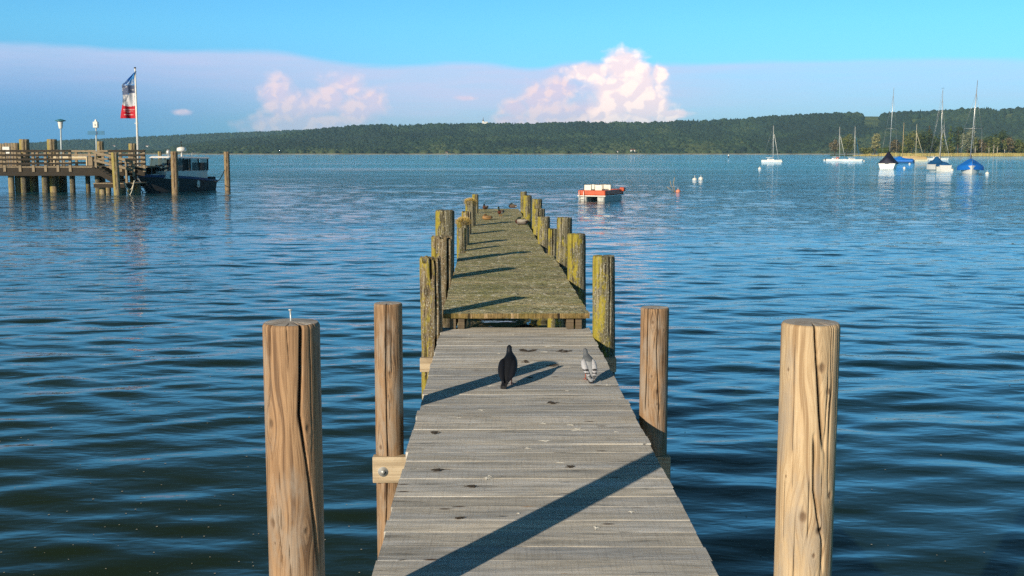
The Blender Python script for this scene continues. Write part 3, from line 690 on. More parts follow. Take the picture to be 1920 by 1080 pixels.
# ------------------------------------------------------------------ jetty
Z1, Z2 = 1.0, 1.15
jetty = empty('jetty', (0, 0, 0)); tag(jetty, 'narrow wooden jetty running straight out into the lake, grey near and mossy far', 'jetty')
def boards(name, near, far, z, pitch, th, mat, seed, gap=.0055, screws=False):
    (xl0, y0), (xr0, _), (xl1, y1), (xr1, _) = near + far
    rg = random.Random(seed); mb = MB(); y = y0; N = 16; i = 0
    def ex(yy):
        t = (yy - y0) / (y1 - y0); return xl0 + (xl1 - xl0) * t, xr0 + (xr1 - xr0) * t
    while y < y1 - .03:
        p = min(pitch * rg.uniform(.88, 1.12), y1 - y); ya, yb = y, y + p - (gap * (.15 if i % 2 == 0 else 1.2)); r = rg.random()
        l, rr_ = ex(ya); l2, r2_ = ex(yb); l3 = rg.uniform(-.009, .006); r3 = rg.uniform(-.006, .009)
        zt = z + rg.uniform(-.001, .001); tl = rg.uniform(-.002, .002); c = .0008; vs = []
        for k in range(N + 1):
            x = l + l3 + (rr_ + r3 - l - l3) * k / N; xb = l2 + l3 + (r2_ + r3 - l2 - l3) * k / N; dz = tl * (k / N - .5) * 2; j0 = rg.uniform(-.0015, .0015); j1 = rg.uniform(-.0015, .0015)
            vs += [(x, ya + j0, zt - th), (x, ya + j0, zt - c + dz), (x, ya + c + j0, zt + dz), (xb, yb - c + j1, zt + dz), (xb, yb + j1, zt - c + dz), (xb, yb + j1, zt - th)]
        fs = [(k * 6 + a, k * 6 + (a + 1) % 6, (k + 1) * 6 + (a + 1) % 6, (k + 1) * 6 + a) for k in range(N) for a in range(6)]
        fs += [tuple(range(6)), tuple(N * 6 + a for a in range(6))[::-1]]
        mb.add(vs, fs, r)
        if screws:
            mb.cur = 1
            for fx_ in (.085, .155, .845, .915):
                xs = l + (rr_ - l) * fx_ + rg.uniform(-.01, .01); ys = (ya + yb) / 2 + (p * .22 if fx_ in (.085, .845) else -p * .22) + rg.uniform(-.008, .008)
                mb.add([(xs + .0062 * math.cos(a), ys + .0062 * math.sin(a), zt + .0022) for a in np.arange(8) * math.pi / 4], [tuple(range(8))])
            mb.cur = 0
        y += p; i += 1
    return mb.build(name, [mat, M_rust] if screws else mat, jetty)
def ed_(px, py, z): q = P(px, py, z); return (q[0], q[1])
nl0, nr0, nl1, nr1 = ed_(700, 1080, Z1), ed_(1348, 1080, Z1), ed_(828, 614, Z1), ed_(1103, 614, Z1)
def extend(a, b, y): t = (y - a[1]) / (b[1] - a[1]); return (a[0] + (b[0] - a[0]) * t, y)
Ynear_end = nl1[1]
o = boards('deck', (extend(nl0, nl1, -1.2), extend(nr0, nr1, -1.2)), (nl1, (nr1[0], nl1[1])), Z1, .165, .036, M_deck, 3); o['label'] = 'weathered grey board deck nearest the camera'
ml0, mr0, ml1, mr1 = ed_(830, 588, Z2), ed_(1104, 588, Z2), ed_(861, 475, Z2), ed_(1035, 475, Z2)
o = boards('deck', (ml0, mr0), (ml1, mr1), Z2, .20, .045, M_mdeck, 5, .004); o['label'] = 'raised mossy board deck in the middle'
fl0, fr0, fl1, fr1 = ed_(873, 473, Z2 - .012), ed_(1021, 473, Z2 - .012), ed_(892, 391.5, Z2 - .012), ed_(972, 391.5, Z2 - .012)
fl0 = extend(fl0, fl1, ml1[1] + .01); fr0 = extend(fr0, fr1, ml1[1] + .01)
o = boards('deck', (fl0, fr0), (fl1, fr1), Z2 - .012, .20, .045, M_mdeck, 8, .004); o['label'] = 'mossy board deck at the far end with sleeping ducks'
def joist(px0, px1, py, za, zb, ya, yb, xoff_end=0.0, mat=M_joist):
    xa, xb = Q(px0, py, ya)[0], Q(px1, py, ya)[0]; m = MB(); n = 14
    vs = []
    for k in range(n + 1):
        yy = ya + (yb - ya) * k / n; xo = xoff_end * k / n; vs += [(xa + xo, yy, za), (xb + xo, yy, za), (xb + xo, yy, zb), (xa + xo, yy, zb)]
    m.add(vs, [(k * 4 + a, k * 4 + (a + 1) % 4, k * 4 + 4 + (a + 1) % 4, k * 4 + 4 + a) for k in range(n) for a in range(4)] + [(0, 1, 2, 3), (n * 4 + 3, n * 4 + 2, n * 4 + 1, n * 4)])
    m.build('joist', mat, jetty, .004)
for a, b_ in ((843, 855), (859, 871), (1062, 1076), (1079, 1091)):
    joist(a, b_, 605, Z1 + .004, Z2 - .048, ml0[1] + .03, fl1[1] - .1 if False else 17.5)
for a, b_ in ((740, 775), (1260, 1300)):
    xa, xb = P(a, 1080, Z1)[0], P(b_, 1080, Z1)[0]; m = MB(); m.box(xa, xb, -1, Ynear_end - .05, Z1 - .155, Z1 - .037); m.build('joist', M_joist, jetty)
m = MB(); m.box(-.52, -.44, 17.0, 29.2, Z2 - .19, Z2 - .06); m.build('joist', M_joist, jetty)
m = MB(); m.box(.12, .20, 17.0, 29.2, Z2 - .19, Z2 - .06); m.build('joist', M_joist, jetty)
def cross(pxl, pxr, pyt, pyb, Y, th, mat):
    A = Q(pxl, pyt, Y); B = Q(pxr, pyt, Y); C_ = Q(pxl, pyb, Y)
    m = MB(); m.box(A[0], B[0], Y, Y + th, C_[2], min(A[2], Z1 - .156)); return m.build('cross_beam', mat, jetty, .006), A, B, C_
b1, A, B, C_ = cross(698, 1258, 857, 906, 6.78, .07, M_beam); b1['label'] = 'pale cross beam bolted to the pair of brown posts'
q = Q(718, 885, 6.775); m = MB(); bl = [(0.0, -.016), (.012, -.016), (.013, -.006), (.0125, -.004), (.031, -.004), (.032, 0)]
vs = [(q[0] + r_ * math.cos(t), 6.78 + yy, q[2] + r_ * math.sin(t)) for r_, yy in bl for t in [k * math.pi / 9 for k in range(18)]]
m.add(vs, [(i * 18 + k, i * 18 + (k + 1) % 18, (i + 1) * 18 + (k + 1) % 18, (i + 1) * 18 + k) for i in range(5) for k in range(18)], 0, True); m.build('bolt', M_steel, b1)
b2, A, B, C_ = cross(787, 1156, 667, 698, 9.52, .07, M_beam); b2['label'] = 'pale cross beam bolted to the first pair of mossy posts'
for Yb in (13.2, 17.2, 20.5, 24.5, 28.5):
    xl = -.75 if Yb < 16 else -.62; m = MB(); m.box(xl, .66 if Yb < 16 else .45 - (Yb - 17) * .02, Yb, Yb + .08, Z1 - .20, Z1 - .002 if Yb < 16 else Z2 - .192); m.build('cross_beam', M_joist, jetty)
# droppings and scuffs
def splat_mesh(items, name, mat, lift=.0016):
    rg = random.Random(9)
    for (px, py, wx, wy) in items:
        m = MB(); x, y, z = P(px, py, Z1); sx = wx / FPX * y * .5; sy = wy * y * y / (FPX * 1.6) * .5; n = 22; ph_ = rg.random() * 6
        vs = [(x, y, z + lift + .002)]
        for k in range(n):
            t = k * 2 * math.pi / n; q_ = .62 + .28 * math.sin(3 * t + ph_) + .2 * math.sin(7 * t + ph_ * 2) + rg.uniform(-.12, .12)
            vs.append((x + sx * q_ * math.cos(t), y + sy * q_ * math.sin(t), z + lift))
        m.add(vs, [(0, 1 + k, 1 + (k + 1) % n) for k in range(n)])
        m.build(name, mat, jetty)
M_drop = plain('dried_dropping', (.85, .83, .76), .9, 0, .3, 0, 40)
splat_mesh([(1086, 806, 42, 9), (1070, 797, 22, 4), (1019, 794, 16, 5), (1022, 827, 32, 4), (990, 841, 18, 5), (914, 897, 22, 7), (918, 893, 12, 4), (1118, 990, 14, 10), (1184, 960, 15, 7), (972, 963, 10, 3), (1155, 810, 14, 3), (903, 769, 18, 4), (860, 783, 12, 3), (1028, 650, 22, 2.5), (963, 628, 8, 3), (1021, 660, 24, 2), (936, 663, 12, 2), (1050, 868, 24, 2.5), (880, 600 + 28, 8, 1.5), (1140, 722, 14, 4), (922, 724, 26, 3.5), (1063, 733, 10, 2)], 'dropping', M_drop)
M_scar = plain('dark_wood_scar', (.035, .028, .022), .9)
rg = random.Random(3)
for (cx, cy, w_, n_) in ((985, 658, 30, 30), (1057, 659, 26, 22), (1034, 686, 18, 12), (985, 679, 14, 8), (958, 683, 6, 5), (1038, 756, 22, 10), (814, 812, 12, 8), (885, 913, 16, 8), (820, 882, 12, 6), (1067, 876, 8, 5), (863, 972, 10, 5), (993, 754 - 46, 14, 5)):
    m = MB()
    for k in range(n_):
        x, y, z = P(cx + rg.gauss(0, w_ * .27), cy + rg.gauss(0, 1.1), Z1); a = rg.uniform(-.7, .7); L = rg.uniform(.008, .022)
        m.bar((x - L * math.cos(a), y - L * math.sin(a), z + .002), (x + L * math.cos(a), y + L * math.sin(a), z + rg.uniform(.002, .006)), .004, .004)
    m.build('splintered_patch', M_scar, jetty)
# ------------------------------------------------------------------ posts
def post_geo(name, x, y, z0, z1, r, mats, cracks=(), knots=(), n=96, m_=60, seed=0, ragged=0.0, furrow=0.0, taper=.0, lean=(0, 0), bell=0.0, zfine=None, capz=.004, vary=.012, fine=True):
    phi = np.linspace(-math.pi, math.pi, n, endpoint=False)
    H = z1 - z0
    zf = zfine if zfine is not None else z0
    tz = np.concatenate([np.linspace(0, (zf - z0) / H, 6)[:-1] if zf > z0 else [], np.linspace((zf - z0) / H, 1, m_)])
    TZ, PH = np.meshgrid(tz, phi, indexing='ij')
    pn = np.abs(PH) / math.pi * 9
    per = lambda sc, o_: vn((PH + math.pi) / (2 * math.pi) * sc, TZ * 0 + o_ * .7, seed + 50, sc)
    ztop = z1 - ragged * (fbm((phi + math.pi) / (2 * math.pi) * 12, 0 * phi + .5, seed, 3, 12) - .3) - (ragged > 0) * ragged * .6 * (vn((phi + math.pi) / (2 * math.pi) * 26, 0 * phi, seed + 3, 26) > .72)
    ZZ = z0 + TZ * (ztop[None, :] - z0)
    rad = r * (1 + vary * 2 * (fbm((PH + math.pi) / (2 * math.pi) * 4, ZZ * 1.2 + seed, seed, 3, 4) - .47)) * (1 - taper * (ZZ - z0) / H)
    if furrow:
        fu = fbm((PH + math.pi) / (2 * math.pi) * 22, ZZ * 2.0 + seed, seed + 5, 3, 22)
        rad = rad - furrow * np.clip(.62 - fu, 0, 1) * 2
    ck = np.zeros_like(ZZ); kn = np.zeros_like(ZZ); U = PH * r
    gr = U + .013 * (fbm((PH + math.pi) / (2 * math.pi) * 5, ZZ * 2.2 + 3, seed + 9, 3, 5) - .47) + .006 * np.sin(ZZ * 7 + PH * 2)
    for (poly, w, d) in cracks:                     # poly: [(phi deg, z)] downwards
        zz = np.array([p[1] for p in poly][::-1]); pp = np.radians([p[0] for p in poly][::-1])
        c0 = np.interp(ZZ, zz, pp) + .02 * (fbm(ZZ * 14, 0 * ZZ + w * 900, seed + 2, 3) - .47)
        du = (PH - c0) * r; zt_ = np.clip((ZZ - zz[0]) / .05, 0, 1) * np.clip((zz[-1] - ZZ) / .05 + (zz[-1] >= z1 - .01) * 9, 0, 1)
        ww = w * (.55 + .9 * vn(ZZ * 5, 0 * ZZ, seed + 4)); e = np.exp(-(du / ww) ** 2) * zt_
        rad = rad - d * e; ck = np.maximum(ck, e)
    for (kp_, kz, ks) in knots:
        dp = (PH - math.radians(kp_)) * r; dz = ZZ - kz; q = (dp / ks) ** 2 + (dz / (ks * 1.5)) ** 2
        kn = np.maximum(kn, np.exp(-q * 2.2)); rad = rad + .25 * ks * (np.exp(-q / 3) - 1.3 * np.exp(-q * 3))
        gr = gr + np.sign(dp) * (-ks * 1.5) * np.exp(-((dp / (ks * 2.8)) ** 2 + (dz / (ks * 4.5)) ** 2))
    ch = np.clip((ZZ - (ztop[None, :] - .012)) / .012, 0, 1); rad = rad - .006 * ch ** 2
    lx, ly = lean
    Xc = lx * (ZZ - z0); Yc = ly * (ZZ - z0)
    Vx = Xc + rad * np.sin(PH); Vy = Yc - rad * np.cos(PH)
    V = [np.stack([Vx, Vy, ZZ - z0], -1).reshape(-1, 3)]; A = [gr.ravel()]; K = [kn.ravel()]; C = [ck.ravel()]
    rows = len(tz); idx = np.arange(rows * n).reshape(rows, n); F = [np.stack([idx[:-1], np.roll(idx[:-1], -1, 1), np.roll(idx[1:], -1, 1), idx[1:]], -1).reshape(-1, 4)]
    # top: rings towards the centre
    prev = idx[-1]; cnt = rows * n; cr_top = ck[-1]
    cF = []
    for s_ in (.88, .66, .4, .15):
        rr_ = rad[-1] * s_; zz = ztop - z0 + capz * (1 - s_) - (cr_top * .02 * (s_ > .5)) - ragged * .5 * (1 - s_) * (ragged > .02)
        V.append(np.stack([lx * H + rr_ * np.sin(phi), ly * H - rr_ * np.cos(phi), zz], -1)); A.append(gr[-1]); K.append(kn[-1]); C.append(cr_top * s_)
        cur = np.arange(cnt, cnt + n); cF.append(np.stack([prev, np.roll(prev, -1), np.roll(cur, -1), cur], -1)); prev = cur; cnt += n
    V.append([[lx * H, ly * H, float(np.mean(ztop)) - z0 + capz - ragged * .5]]); A.append([0]); K.append([0]); C.append([0])
    cF.append(np.stack([prev, np.roll(prev, -1), np.full(n, cnt), np.full(n, cnt)], -1))
    nside = len(F[0]); Fa = np.concatenate(F + cF)
    V = np.concatenate(V); me = bpy.data.meshes.new(name)
    fl = [tuple(int(i) for i in f[:3]) if f[2] == f[3] else tuple(int(i) for i in f) for f in Fa]
    me.from_pydata(V.tolist(), [], fl)
    for nm, arr in (('grain', A), ('knot', K), ('crack', C)): me.attributes.new(nm, 'FLOAT', 'POINT').data.foreach_set('value', np.concatenate(arr).astype(np.float32))
    o = link(name, me, mats, None, True); o.location = (x, y, z0)
    if len(mats) > 1: me.polygons.foreach_set('material_index', [0] * nside + [1] * (len(fl) - nside))
    me.polygons.foreach_set('use_smooth', [True] * nside + [False] * (len(fl) - nside)); me.update()
    return o
def px_post(cx, top, w, Y):
    x, _, z = Q(cx, top, Y); rd = w / FPX * Y / ray(cx, top)[1] / 2
    return x, z, rd
def mk_new(label, cx, top, w, Y, mats, cr, kn, seed, zlow, top_bias=.0, n=220, m_=260):
    x, z, rd = px_post(cx, top, w, Y)
    def cv2(px, py):                                   # photo pixel on the post -> (angle, height)
        off = (px - (cx + (py - top) * (-(cx - 960)) / 18900.0)) / (w / 2); return math.degrees(math.asin(max(-.97, min(.97, off)))), Q(px, py, Y - rd)[2]
    cracks = [([cv2(*p) if p[1] > 0 else (cv2(p[0], top + 6)[0], z + .02) for p in poly], wd, dp) for poly, wd, dp in cr]
    knots = [(*cv2(a, b), s * 1.6) for a, b, s in kn]
    rs = random.Random(seed)
    for k in range(11):
        a_ = rs.uniform(-85, 85); zt_ = z + .02 if k < 5 else z - rs.uniform(.05, .8); L_c = rs.uniform(.15, .6)
        cracks.append(([(a_, zt_), (a_ + rs.uniform(-5, 5), zt_ - L_c)], rs.uniform(.0010, .0018), rs.uniform(.003, .007)))
    o = post_geo('mooring_post', x, Y, -.8, z - top_bias, rd, mats, cracks, knots, n=n, m_=m_, seed=seed, zfine=zlow, vary=.010)
    tag(o, label, 'post', 'posts along the jetty'); return o
p1 = mk_new('front left brown wooden post with a nail in its top', 546, 604, 106, 3.5, [M_post_l, M_cap],
    [([(574, -1), (573, 700), (571, 780), (582, 860), (592, 950), (603, 1080)], .0045, .026), ([(515, -1), (512, 760), (514, 840), (528, 950), (540, 1080)], .0022, .010), ([(546, -1), (553, 690)], .0016, .006)],
    [(517, 797, .011), (585, 806, .009), (519, 985, .012), (583, 998, .008), (524, 1022, .004)], 21, .9)
q = Q(546, 598, 3.5); m = MB(); zt = q[2] - p1.location.z
m.tube([(.0, 0, zt - .03), (-.002, 0, zt + .028)], .0026, 8); m.tube([(-.002, 0, zt + .027), (-.002, 0, zt + .031)], .0062, 10)
m.build('nail', M_steel, p1)
p2 = mk_new('brown post left of the jetty bolted to a pale beam', 727.5, 568, 53, 6.88, [M_post_m, M_cap],
    [([(727, -1), (726, 700), (728, 800), (730, 860), (727, 960), (722, 1050)], .0035, .014)],
    [(734, 700, .010), (716, 840, .012), (731, 743, .006), (711, 985, .009), (745, 620, .005)], 33, .3)
p3 = mk_new('brown post right of the jetty with a curly knot near its top', 1228, 576, 53, 6.88, [M_post_m, M_cap],
    [([(1212, -1), (1210, 680), (1206, 780)], .003, .012), ([(1231, -1), (1228, 660), (1234, 800)], .0022, .010)],
    [(1221, 605, .009), (1230, 735, .012), (1219, 706, .007), (1229, 758, .006), (1242, 620, .006)], 47, .3)
p4 = mk_new('front right pale wooden post with a long dark crack', 1520, 604, 108, 3.5, [M_post_r, M_cap],
    [([(1512, -1), (1516, 670), (1524, 760), (1531, 850)], .0045, .026), ([(1513, 810), (1512, 920), (1520, 975), (1530, 1020), (1530, 1080)], .0032, .020)],
    [(1526, 690, .012), (1539, 735, .008), (1471, 698, .005), (1493, 970, .013), (1521, 995, .010), (1544, 932, .009), (1512, 1042, .006), (1466, 900, .004)], 59, .9)
mossmats = [M_moss]
MP = [  # centre px, top py, width px, Y, ragged, furrow, label, rotten
 (1132, 479, 43, 9.74, .012, .004, 'thick lichen grey post right of the jetty where the grey boards end', 0),
 (1081, 438, 35, 12.9, .008, .004, 'lichen post right of the middle deck, second in the right row', 0),
 (1058, 407, 29, 15.2, .010, .005, 'tall lichen post just behind the second right one', 0),
 (1036, 428, 17, 16.0, .020, .006, 'thin half hidden lichen post at the end of the middle deck', 0),
 (1020, 406, 24, 18.2, .010, .005, 'yellow streaked post beside the start of the far deck, right row', 0),
 (1011, 391, 22, 20.4, .010, .005, 'greenish post right of the lying grey duck', 0),
 (1007, 373, 19, 22.6, .010, .005, 'post leaning beyond the greenish one in the right row', 0),
 (989, 366, 16, 25.6, .012, .006, 'yellow post, last but one in the right row', 0),
 (982, 359, 12.5, 28.6, .010, .006, 'last post of the right row at the end of the jetty', 0),
 (806, 481, 42, 10.0, .075, .010, 'rotten split post with yellow streaks left of where the grey boards end', 1),
 (829, 441, 41, 13.0, .050, .008, 'cracked post with a ragged top left of the middle deck', 1),
 (834, 394, 37, 15.0, .010, .005, 'tallest thick lichen post of the left row', 0),
 (865, 427, 18, 16.9, .010, .010, 'grey grooved stump at the left start of the far deck', 0),
 (868, 413, 23, 18.0, .020, .008, 'post with a tuft of dry yellow grass on top above the grooved stump', 0),
 (874, 396, 19, 20.3, .030, .010, 'dark ragged post between the two grass topped posts', 1),
 (882, 376, 20, 22.8, .020, .008, 'post with a yellow grass tuft beside the farthest left post', 0),
 (891, 364, 12, 27.5, .010, .006, 'last post of the left row at the end of the jetty', 0)]
M_tuft = material('dry_grass', f_leaf((.34, .24, .06), (.62, .46, .16)))
for i, (cx, top, w, Yp, rg_, fu, lb, rot) in enumerate(MP):
    x, z, rd = px_post(cx, top, w, Yp); rs = random.Random(i + 70)
    cr = [([(rs.uniform(-80, 80), z + .02), (rs.uniform(-70, 70), z - rs.uniform(.3, .9))], .004 + .004 * rot, .02 + .02 * rot) for _ in range(3)]
    cr = [([(a[0], a[1]), (a[0] + rs.uniform(-8, 8), b_[1])], w_, d_) for ((a, b_), w_, d_) in cr]
    if i == 9: cr = [([(38, z + .02), (36, z - .5), (30, z - 1.2)], .012, .06), ([(-30, z - .12), (-34, z - 1.3)], .006, .03), ([(8, z + .02), (12, z - .22)], .02, .05), ([(62, z), (60, z - 1)], .008, .02)]
    if i == 10: cr = [([(-38, z + .02), (-36, z - .9)], .009, .05), ([(42, z + .02), (44, z - .8)], .014, .05)]
    kn = [(rs.uniform(-70, 70), z - rs.uniform(.1, .9), rs.uniform(.008, .014)) for _ in range(2)]
    lean = (rs.uniform(-.012, .012), rs.uniform(-.01, .01))
    o = post_geo('mossy_post', x - lean[0] * (z + .8), Yp, -.8, z, rd, [M_moss2 if rot else M_moss], cr, kn, n=90, m_=90, seed=200 + i, ragged=rg_, furrow=fu, lean=lean, zfine=-.1, vary=.03, capz=-.004)
    tag(o, lb, 'post', 'posts along the jetty')
    if i in (13, 15):
        rg = np.random.RandomState(i); N = 900; zt = z + .8
        an = rg.uniform(0, 6.28, N); q_ = np.sqrt(rg.rand(N)) * rd * 1.05; bx = lean[0] * zt + q_ * np.cos(an); by = q_ * np.sin(an); bz = zt - rg.uniform(0, .12, N) * (q_ / rd) ** 2
        L = rg.uniform(.03, .075, N); ox = np.cos(an) * (q_ / rd) * L * 1.0 + rg.normal(0, .015, N); oy = np.sin(an) * (q_ / rd) * L + rg.normal(0, .015, N); oz = L * (1 - .9 * (q_ / rd) ** 2)
        wv_ = .0035; V = np.stack([np.stack([bx - wv_, by, bz], -1), np.stack([bx + wv_, by, bz], -1), np.stack([bx + ox + wv_ * .4, by + oy, bz + oz], -1), np.stack([bx + ox - wv_ * .4, by + oy, bz + oz], -1)], 1).reshape(-1, 3)
        link('grass_tuft', np_mesh('grass_tuft', V, np.arange(4 * N).reshape(-1, 4), {'rnd': np.repeat(rg.rand(N), 4)}), M_tuft, o)
# ------------------------------------------------------------------ birds
def f_bird(rough):
    def f(g, b):
        co = g.n('ShaderNodeTexCoord').outputs['Object']
        c = g.attr('Col', 'Color'); n = g.noise(co, 140, 3, .6)
        g.nt.links.new(g.mix(g.m('MULTIPLY', g.ss(n, .45, .7), .3), c, (0, 0, 0)), b.inputs['Base Color']); b.inputs['Roughness'].default_value = rough; b.inputs['Specular IOR Level'].default_value = .2
        g.nt.links.new(g.n('ShaderNodeBump', {'Height': n, 'Distance': .002, 'Strength': .5}).outputs[0], b.inputs['Normal'])
    return f
M_feather = material('feather', f_bird(.55)); M_leg = plain('bird_leg', (.45, .12, .08), .6); M_dleg = plain('duck_foot', (.60, .24, .04), .6); M_beak = plain('beak', (.07, .065, .06), .4); M_ybeak = plain('duck_beak', (.35, .30, .06), .45)
def body(name, path, colf, parent, n=26, sub=5, mat=M_feather):   # path rows: x, y, z, half width, half height
    p = np.array(path, float); k = len(p); t = np.arange(k); tt_ = np.linspace(0, k - 1, (k - 1) * sub + 1)
    def cub(v):
        m_ = np.gradient(v); i = np.clip(tt_.astype(int), 0, k - 2); u = tt_ - i
        return (2 * u**3 - 3 * u**2 + 1) * v[i] + (u**3 - 2 * u**2 + u) * m_[i] + (-2 * u**3 + 3 * u**2) * v[i + 1] + (u**3 - u**2) * m_[i + 1]
    q = np.stack([cub(p[:, j]) for j in range(5)], -1); q[:, 3:] = np.maximum(q[:, 3:], .0006); rings = []
    for i in range(len(q)):
        d = q[min(i + 1, len(q) - 1), :3] - q[max(i - 1, 0), :3]; d /= np.linalg.norm(d) + 1e-9
        sd = np.cross(d, (0, 0, 1)); sd = sd / np.linalg.norm(sd) if np.linalg.norm(sd) > .05 else np.array((1., 0, 0)); u = np.cross(sd, d)
        rings.append([q[i, :3] + sd * q[i, 3] * math.cos(a) + u * q[i, 4] * math.sin(a) for a in np.arange(n) * 2 * math.pi / n])
    V, F = loft(rings); me = bpy.data.meshes.new(name); me.from_pydata([tuple(map(float, v)) for v in V], [], F)
    V = np.array(V); tpar = np.repeat(tt_, n); c = np.array([(*colf(v[0], v[1], v[2], t_), 1) for v, t_ in zip(V, tpar)], np.float32)
    me.attributes.new('Col', 'FLOAT_COLOR', 'POINT').data.foreach_set('color', c.ravel())
    o = link(name, me, mat, parent, True)
    import bmesh
    bm = bmesh.new(); bm.from_mesh(me); bmesh.ops.recalc_face_normals(bm, faces=bm.faces); bm.to_mesh(me); bm.free()
    me.polygons.foreach_set('use_smooth', [True] * len(me.polygons))
    return o
def legs(t, s, mat, pts, foot=.03):
    for sx in (-1, 1):
        m = MB(); a, b_ = pts; x = sx * a[0] * s
        m.tube([(x, a[1] * s, a[2] * s), (x, b_[1] * s, .012 * s)], [.006 * s, .004 * s], 6)
        for an in (-.5, 0, .5, 3.14): m.tube([(x, b_[1] * s, .008 * s), (x + math.sin(an) * foot * s, b_[1] * s + math.cos(an) * foot * s, .004 * s)], [.004 * s, .0025 * s], 5)
        m.build('leg', mat, t)
def pigeon(px, py, s, rz, label, dark, lean=0.0):
    x, y, z = P(px, py, Z1); t = empty('pigeon', (x, y, z + .003), rz); tag(t, label, 'pigeon', 'pigeons on the jetty')
    hd = (.008, .012, .020) if dark else (.12, .135, .155); bk = (.007, .009, .014) if dark else (.50, .51, .55)
    def cb(x, y, z, tp):
        z = z / s / .82
        if z > .235: return hd
        if z > .20 and not dark: return tuple(a * .5 + b_ * .5 for a, b_ in zip(hd, (.15, .17, .19)))
        return bk if dark else (.30, .32, .35)
    L = lean
    path = [(-.012 + L * 0, -.115, .018, .014, .004), (-.008, -.09, .042, .026, .012), (0, -.055, .085, .044, .030), (.004, -.015, .130, .058, .046), (.006, .02, .172, .062, .054), (.004, .045, .208, .052, .048),
            (.0, .058, .238, .034, .034), (-.004, .064, .262, .024, .024), (-.005, .068, .285, .0205, .021), (-.006, .074, .302, .019, .019), (-.006, .078, .314, .012, .012), (-.006, .080, .319, .002, .002)]
    sc_ = lambda pth: [(r[0] * s, r[1] * s * 1.3, r[2] * s * .82, r[3] * s * .9, r[4] * s * .9) for r in pth]
    body('body', sc_(path), cb, t)
    for sx in (-1, 1):
        def cw(x, y, z, tp, sx=sx):
            z_ = z / s / .82
            if dark: return (.008, .010, .016) if z_ > .06 else (.016, .018, .024)
            if .118 < z_ < .134 or .088 < z_ < .102: return (.02, .02, .023)
            if z_ < .075: return (.10, .105, .115)
            return (.46, .475, .52)
        w = [(sx * .012, -.098, .048, .006, .006), (sx * .024, -.075, .072, .018, .010), (sx * .036, -.045, .108, .026, .020), (sx * .041, -.012, .146, .029, .028), (sx * .040, .018, .180, .026, .028), (sx * .032, .036, .205, .014, .014)]
        body('wing', sc_([(a[0], a[1] - .012, a[2] + .006, a[3], a[4]) for a in w]), cw, t)
    body('tail', sc_([(-.012, -.150 + .03, .004, .022, .003), (-.010, -.105, .028, .026, .005), (-.004, -.08, .055, .022, .010)]), lambda *a: (.02, .02, .022) if dark else ((.03, .03, .035) if a[2] / s / .82 < .03 else (.34, .36, .40)), t, 18)
    m = MB(); m.tube([(-.006 * s, .118 * s, .243 * s), (-.006 * s, .138 * s, .238 * s)], [.006 * s, .001 * s], 8); m.build('beak', M_beak, t)
    for sx in (-1, 1):
        m = MB(); m.tube([(-.006 * s + sx * .0155 * s, .102 * s, .2465 * s), (-.006 * s + sx * .0195 * s, .102 * s, .2465 * s)], [.0035 * s, .001 * s], 8); m.build('eye', plain('eye', (.3, .08, .02), .2), t)
    legs(t, s, M_leg, ((.022, .0, .11), (0, .012, 0)))
    return t
pigeon(953, 722, 1.0, R(-8), 'black pigeon walking on the grey boards in the shadow of a post', True)
pigeon(1103, 713, .82, R(10), 'pale grey pigeon with two black wing bars near the right edge of the boards', False)
def duck(px, py, L, rz, pose, label, cols, zdeck=None):
    zdeck = Z2 - .012; x, y, z = P(px, py, zdeck); s = L / .36
    t = empty('duck', (x, y, z + .002), rz); tag(t, label, 'duck', 'ducks resting at the end of the jetty')
    hd, br, bk, be, rump = cols; up = .055 if pose == 'stand' else 0.0
    def cb(x, y, z, tp):
        z = z / s - up; y = y / s
        if y < -.13: return rump
        if y > .085: return br
        return bk if z > .085 else be
    pth = [(0, -.185, .085, .010, .006), (0, -.16, .075, .030, .020), (0, -.11, .065, .062, .050), (0, -.04, .068, .080, .065), (0, .04, .072, .080, .068), (0, .10, .082, .062, .060), (0, .135, .095, .032, .035), (0, .15, .10, .004, .004)]
    sc_ = lambda p_: [tuple(v * s for v in (a[0], a[1], a[2] + up, a[3], a[4])) for a in p_]
    body('body', sc_(pth), cb, t, 20, 4)
    if pose == 'sleep': hp = [(0.01, .09, .11, .030, .034), (0.012, .085, .145, .027, .028), (.018, .06, .168, .027, .025), (.022, .025, .168, .024, .022), (.024, 0.0, .155, .012, .010)]; bkp = ((.024, .005, .155), (.026, -.035, .142))
    elif pose == 'rest': hp = [(0, .10, .11, .032, .034), (0, .115, .15, .024, .026), (0, .122, .18, .025, .026), (0, .135, .20, .024, .024), (0, .152, .20, .016, .016), (0, .165, .196, .006, .006)]; bkp = ((0, .158, .193), (0, .205, .184))
    else: hp = [(0, .10, .11, .034, .036), (0, .118, .16, .023, .025), (0, .122, .20, .022, .024), (0, .132, .228, .026, .026), (0, .152, .236, .022, .020), (0, .168, .230, .008, .008)]; bkp = ((0, .160, .228), (0, .21, .216))
    body('head', sc_(hp), lambda x, y, z, tp: hd, t, 18, 4)
    m = MB(); a, b_ = [tuple((v + (up if k == 2 else 0)) * s for k, v in enumerate(q)) for q in bkp]; m.tube([a, tuple((a[k] + b_[k]) / 2 for k in range(3)), b_], [.010 * s, .009 * s, .006 * s], 8); m.build('beak', M_ybeak, t)
    for sx in (-1, 1):
        w = [(sx * .02, -.165, .11, .010, .006), (sx * .05, -.12, .105, .016, .022), (sx * .070, -.05, .098, .016, .040), (sx * .072, .02, .098, .015, .042), (sx * .055, .075, .098, .008, .020)]
        body('wing', sc_(w), lambda x, y, z, tp: bk, t, 14, 3)
    if pose == 'stand': legs(t, s, M_dleg, ((.03, .0, .075), (0, .01, 0)), .035)
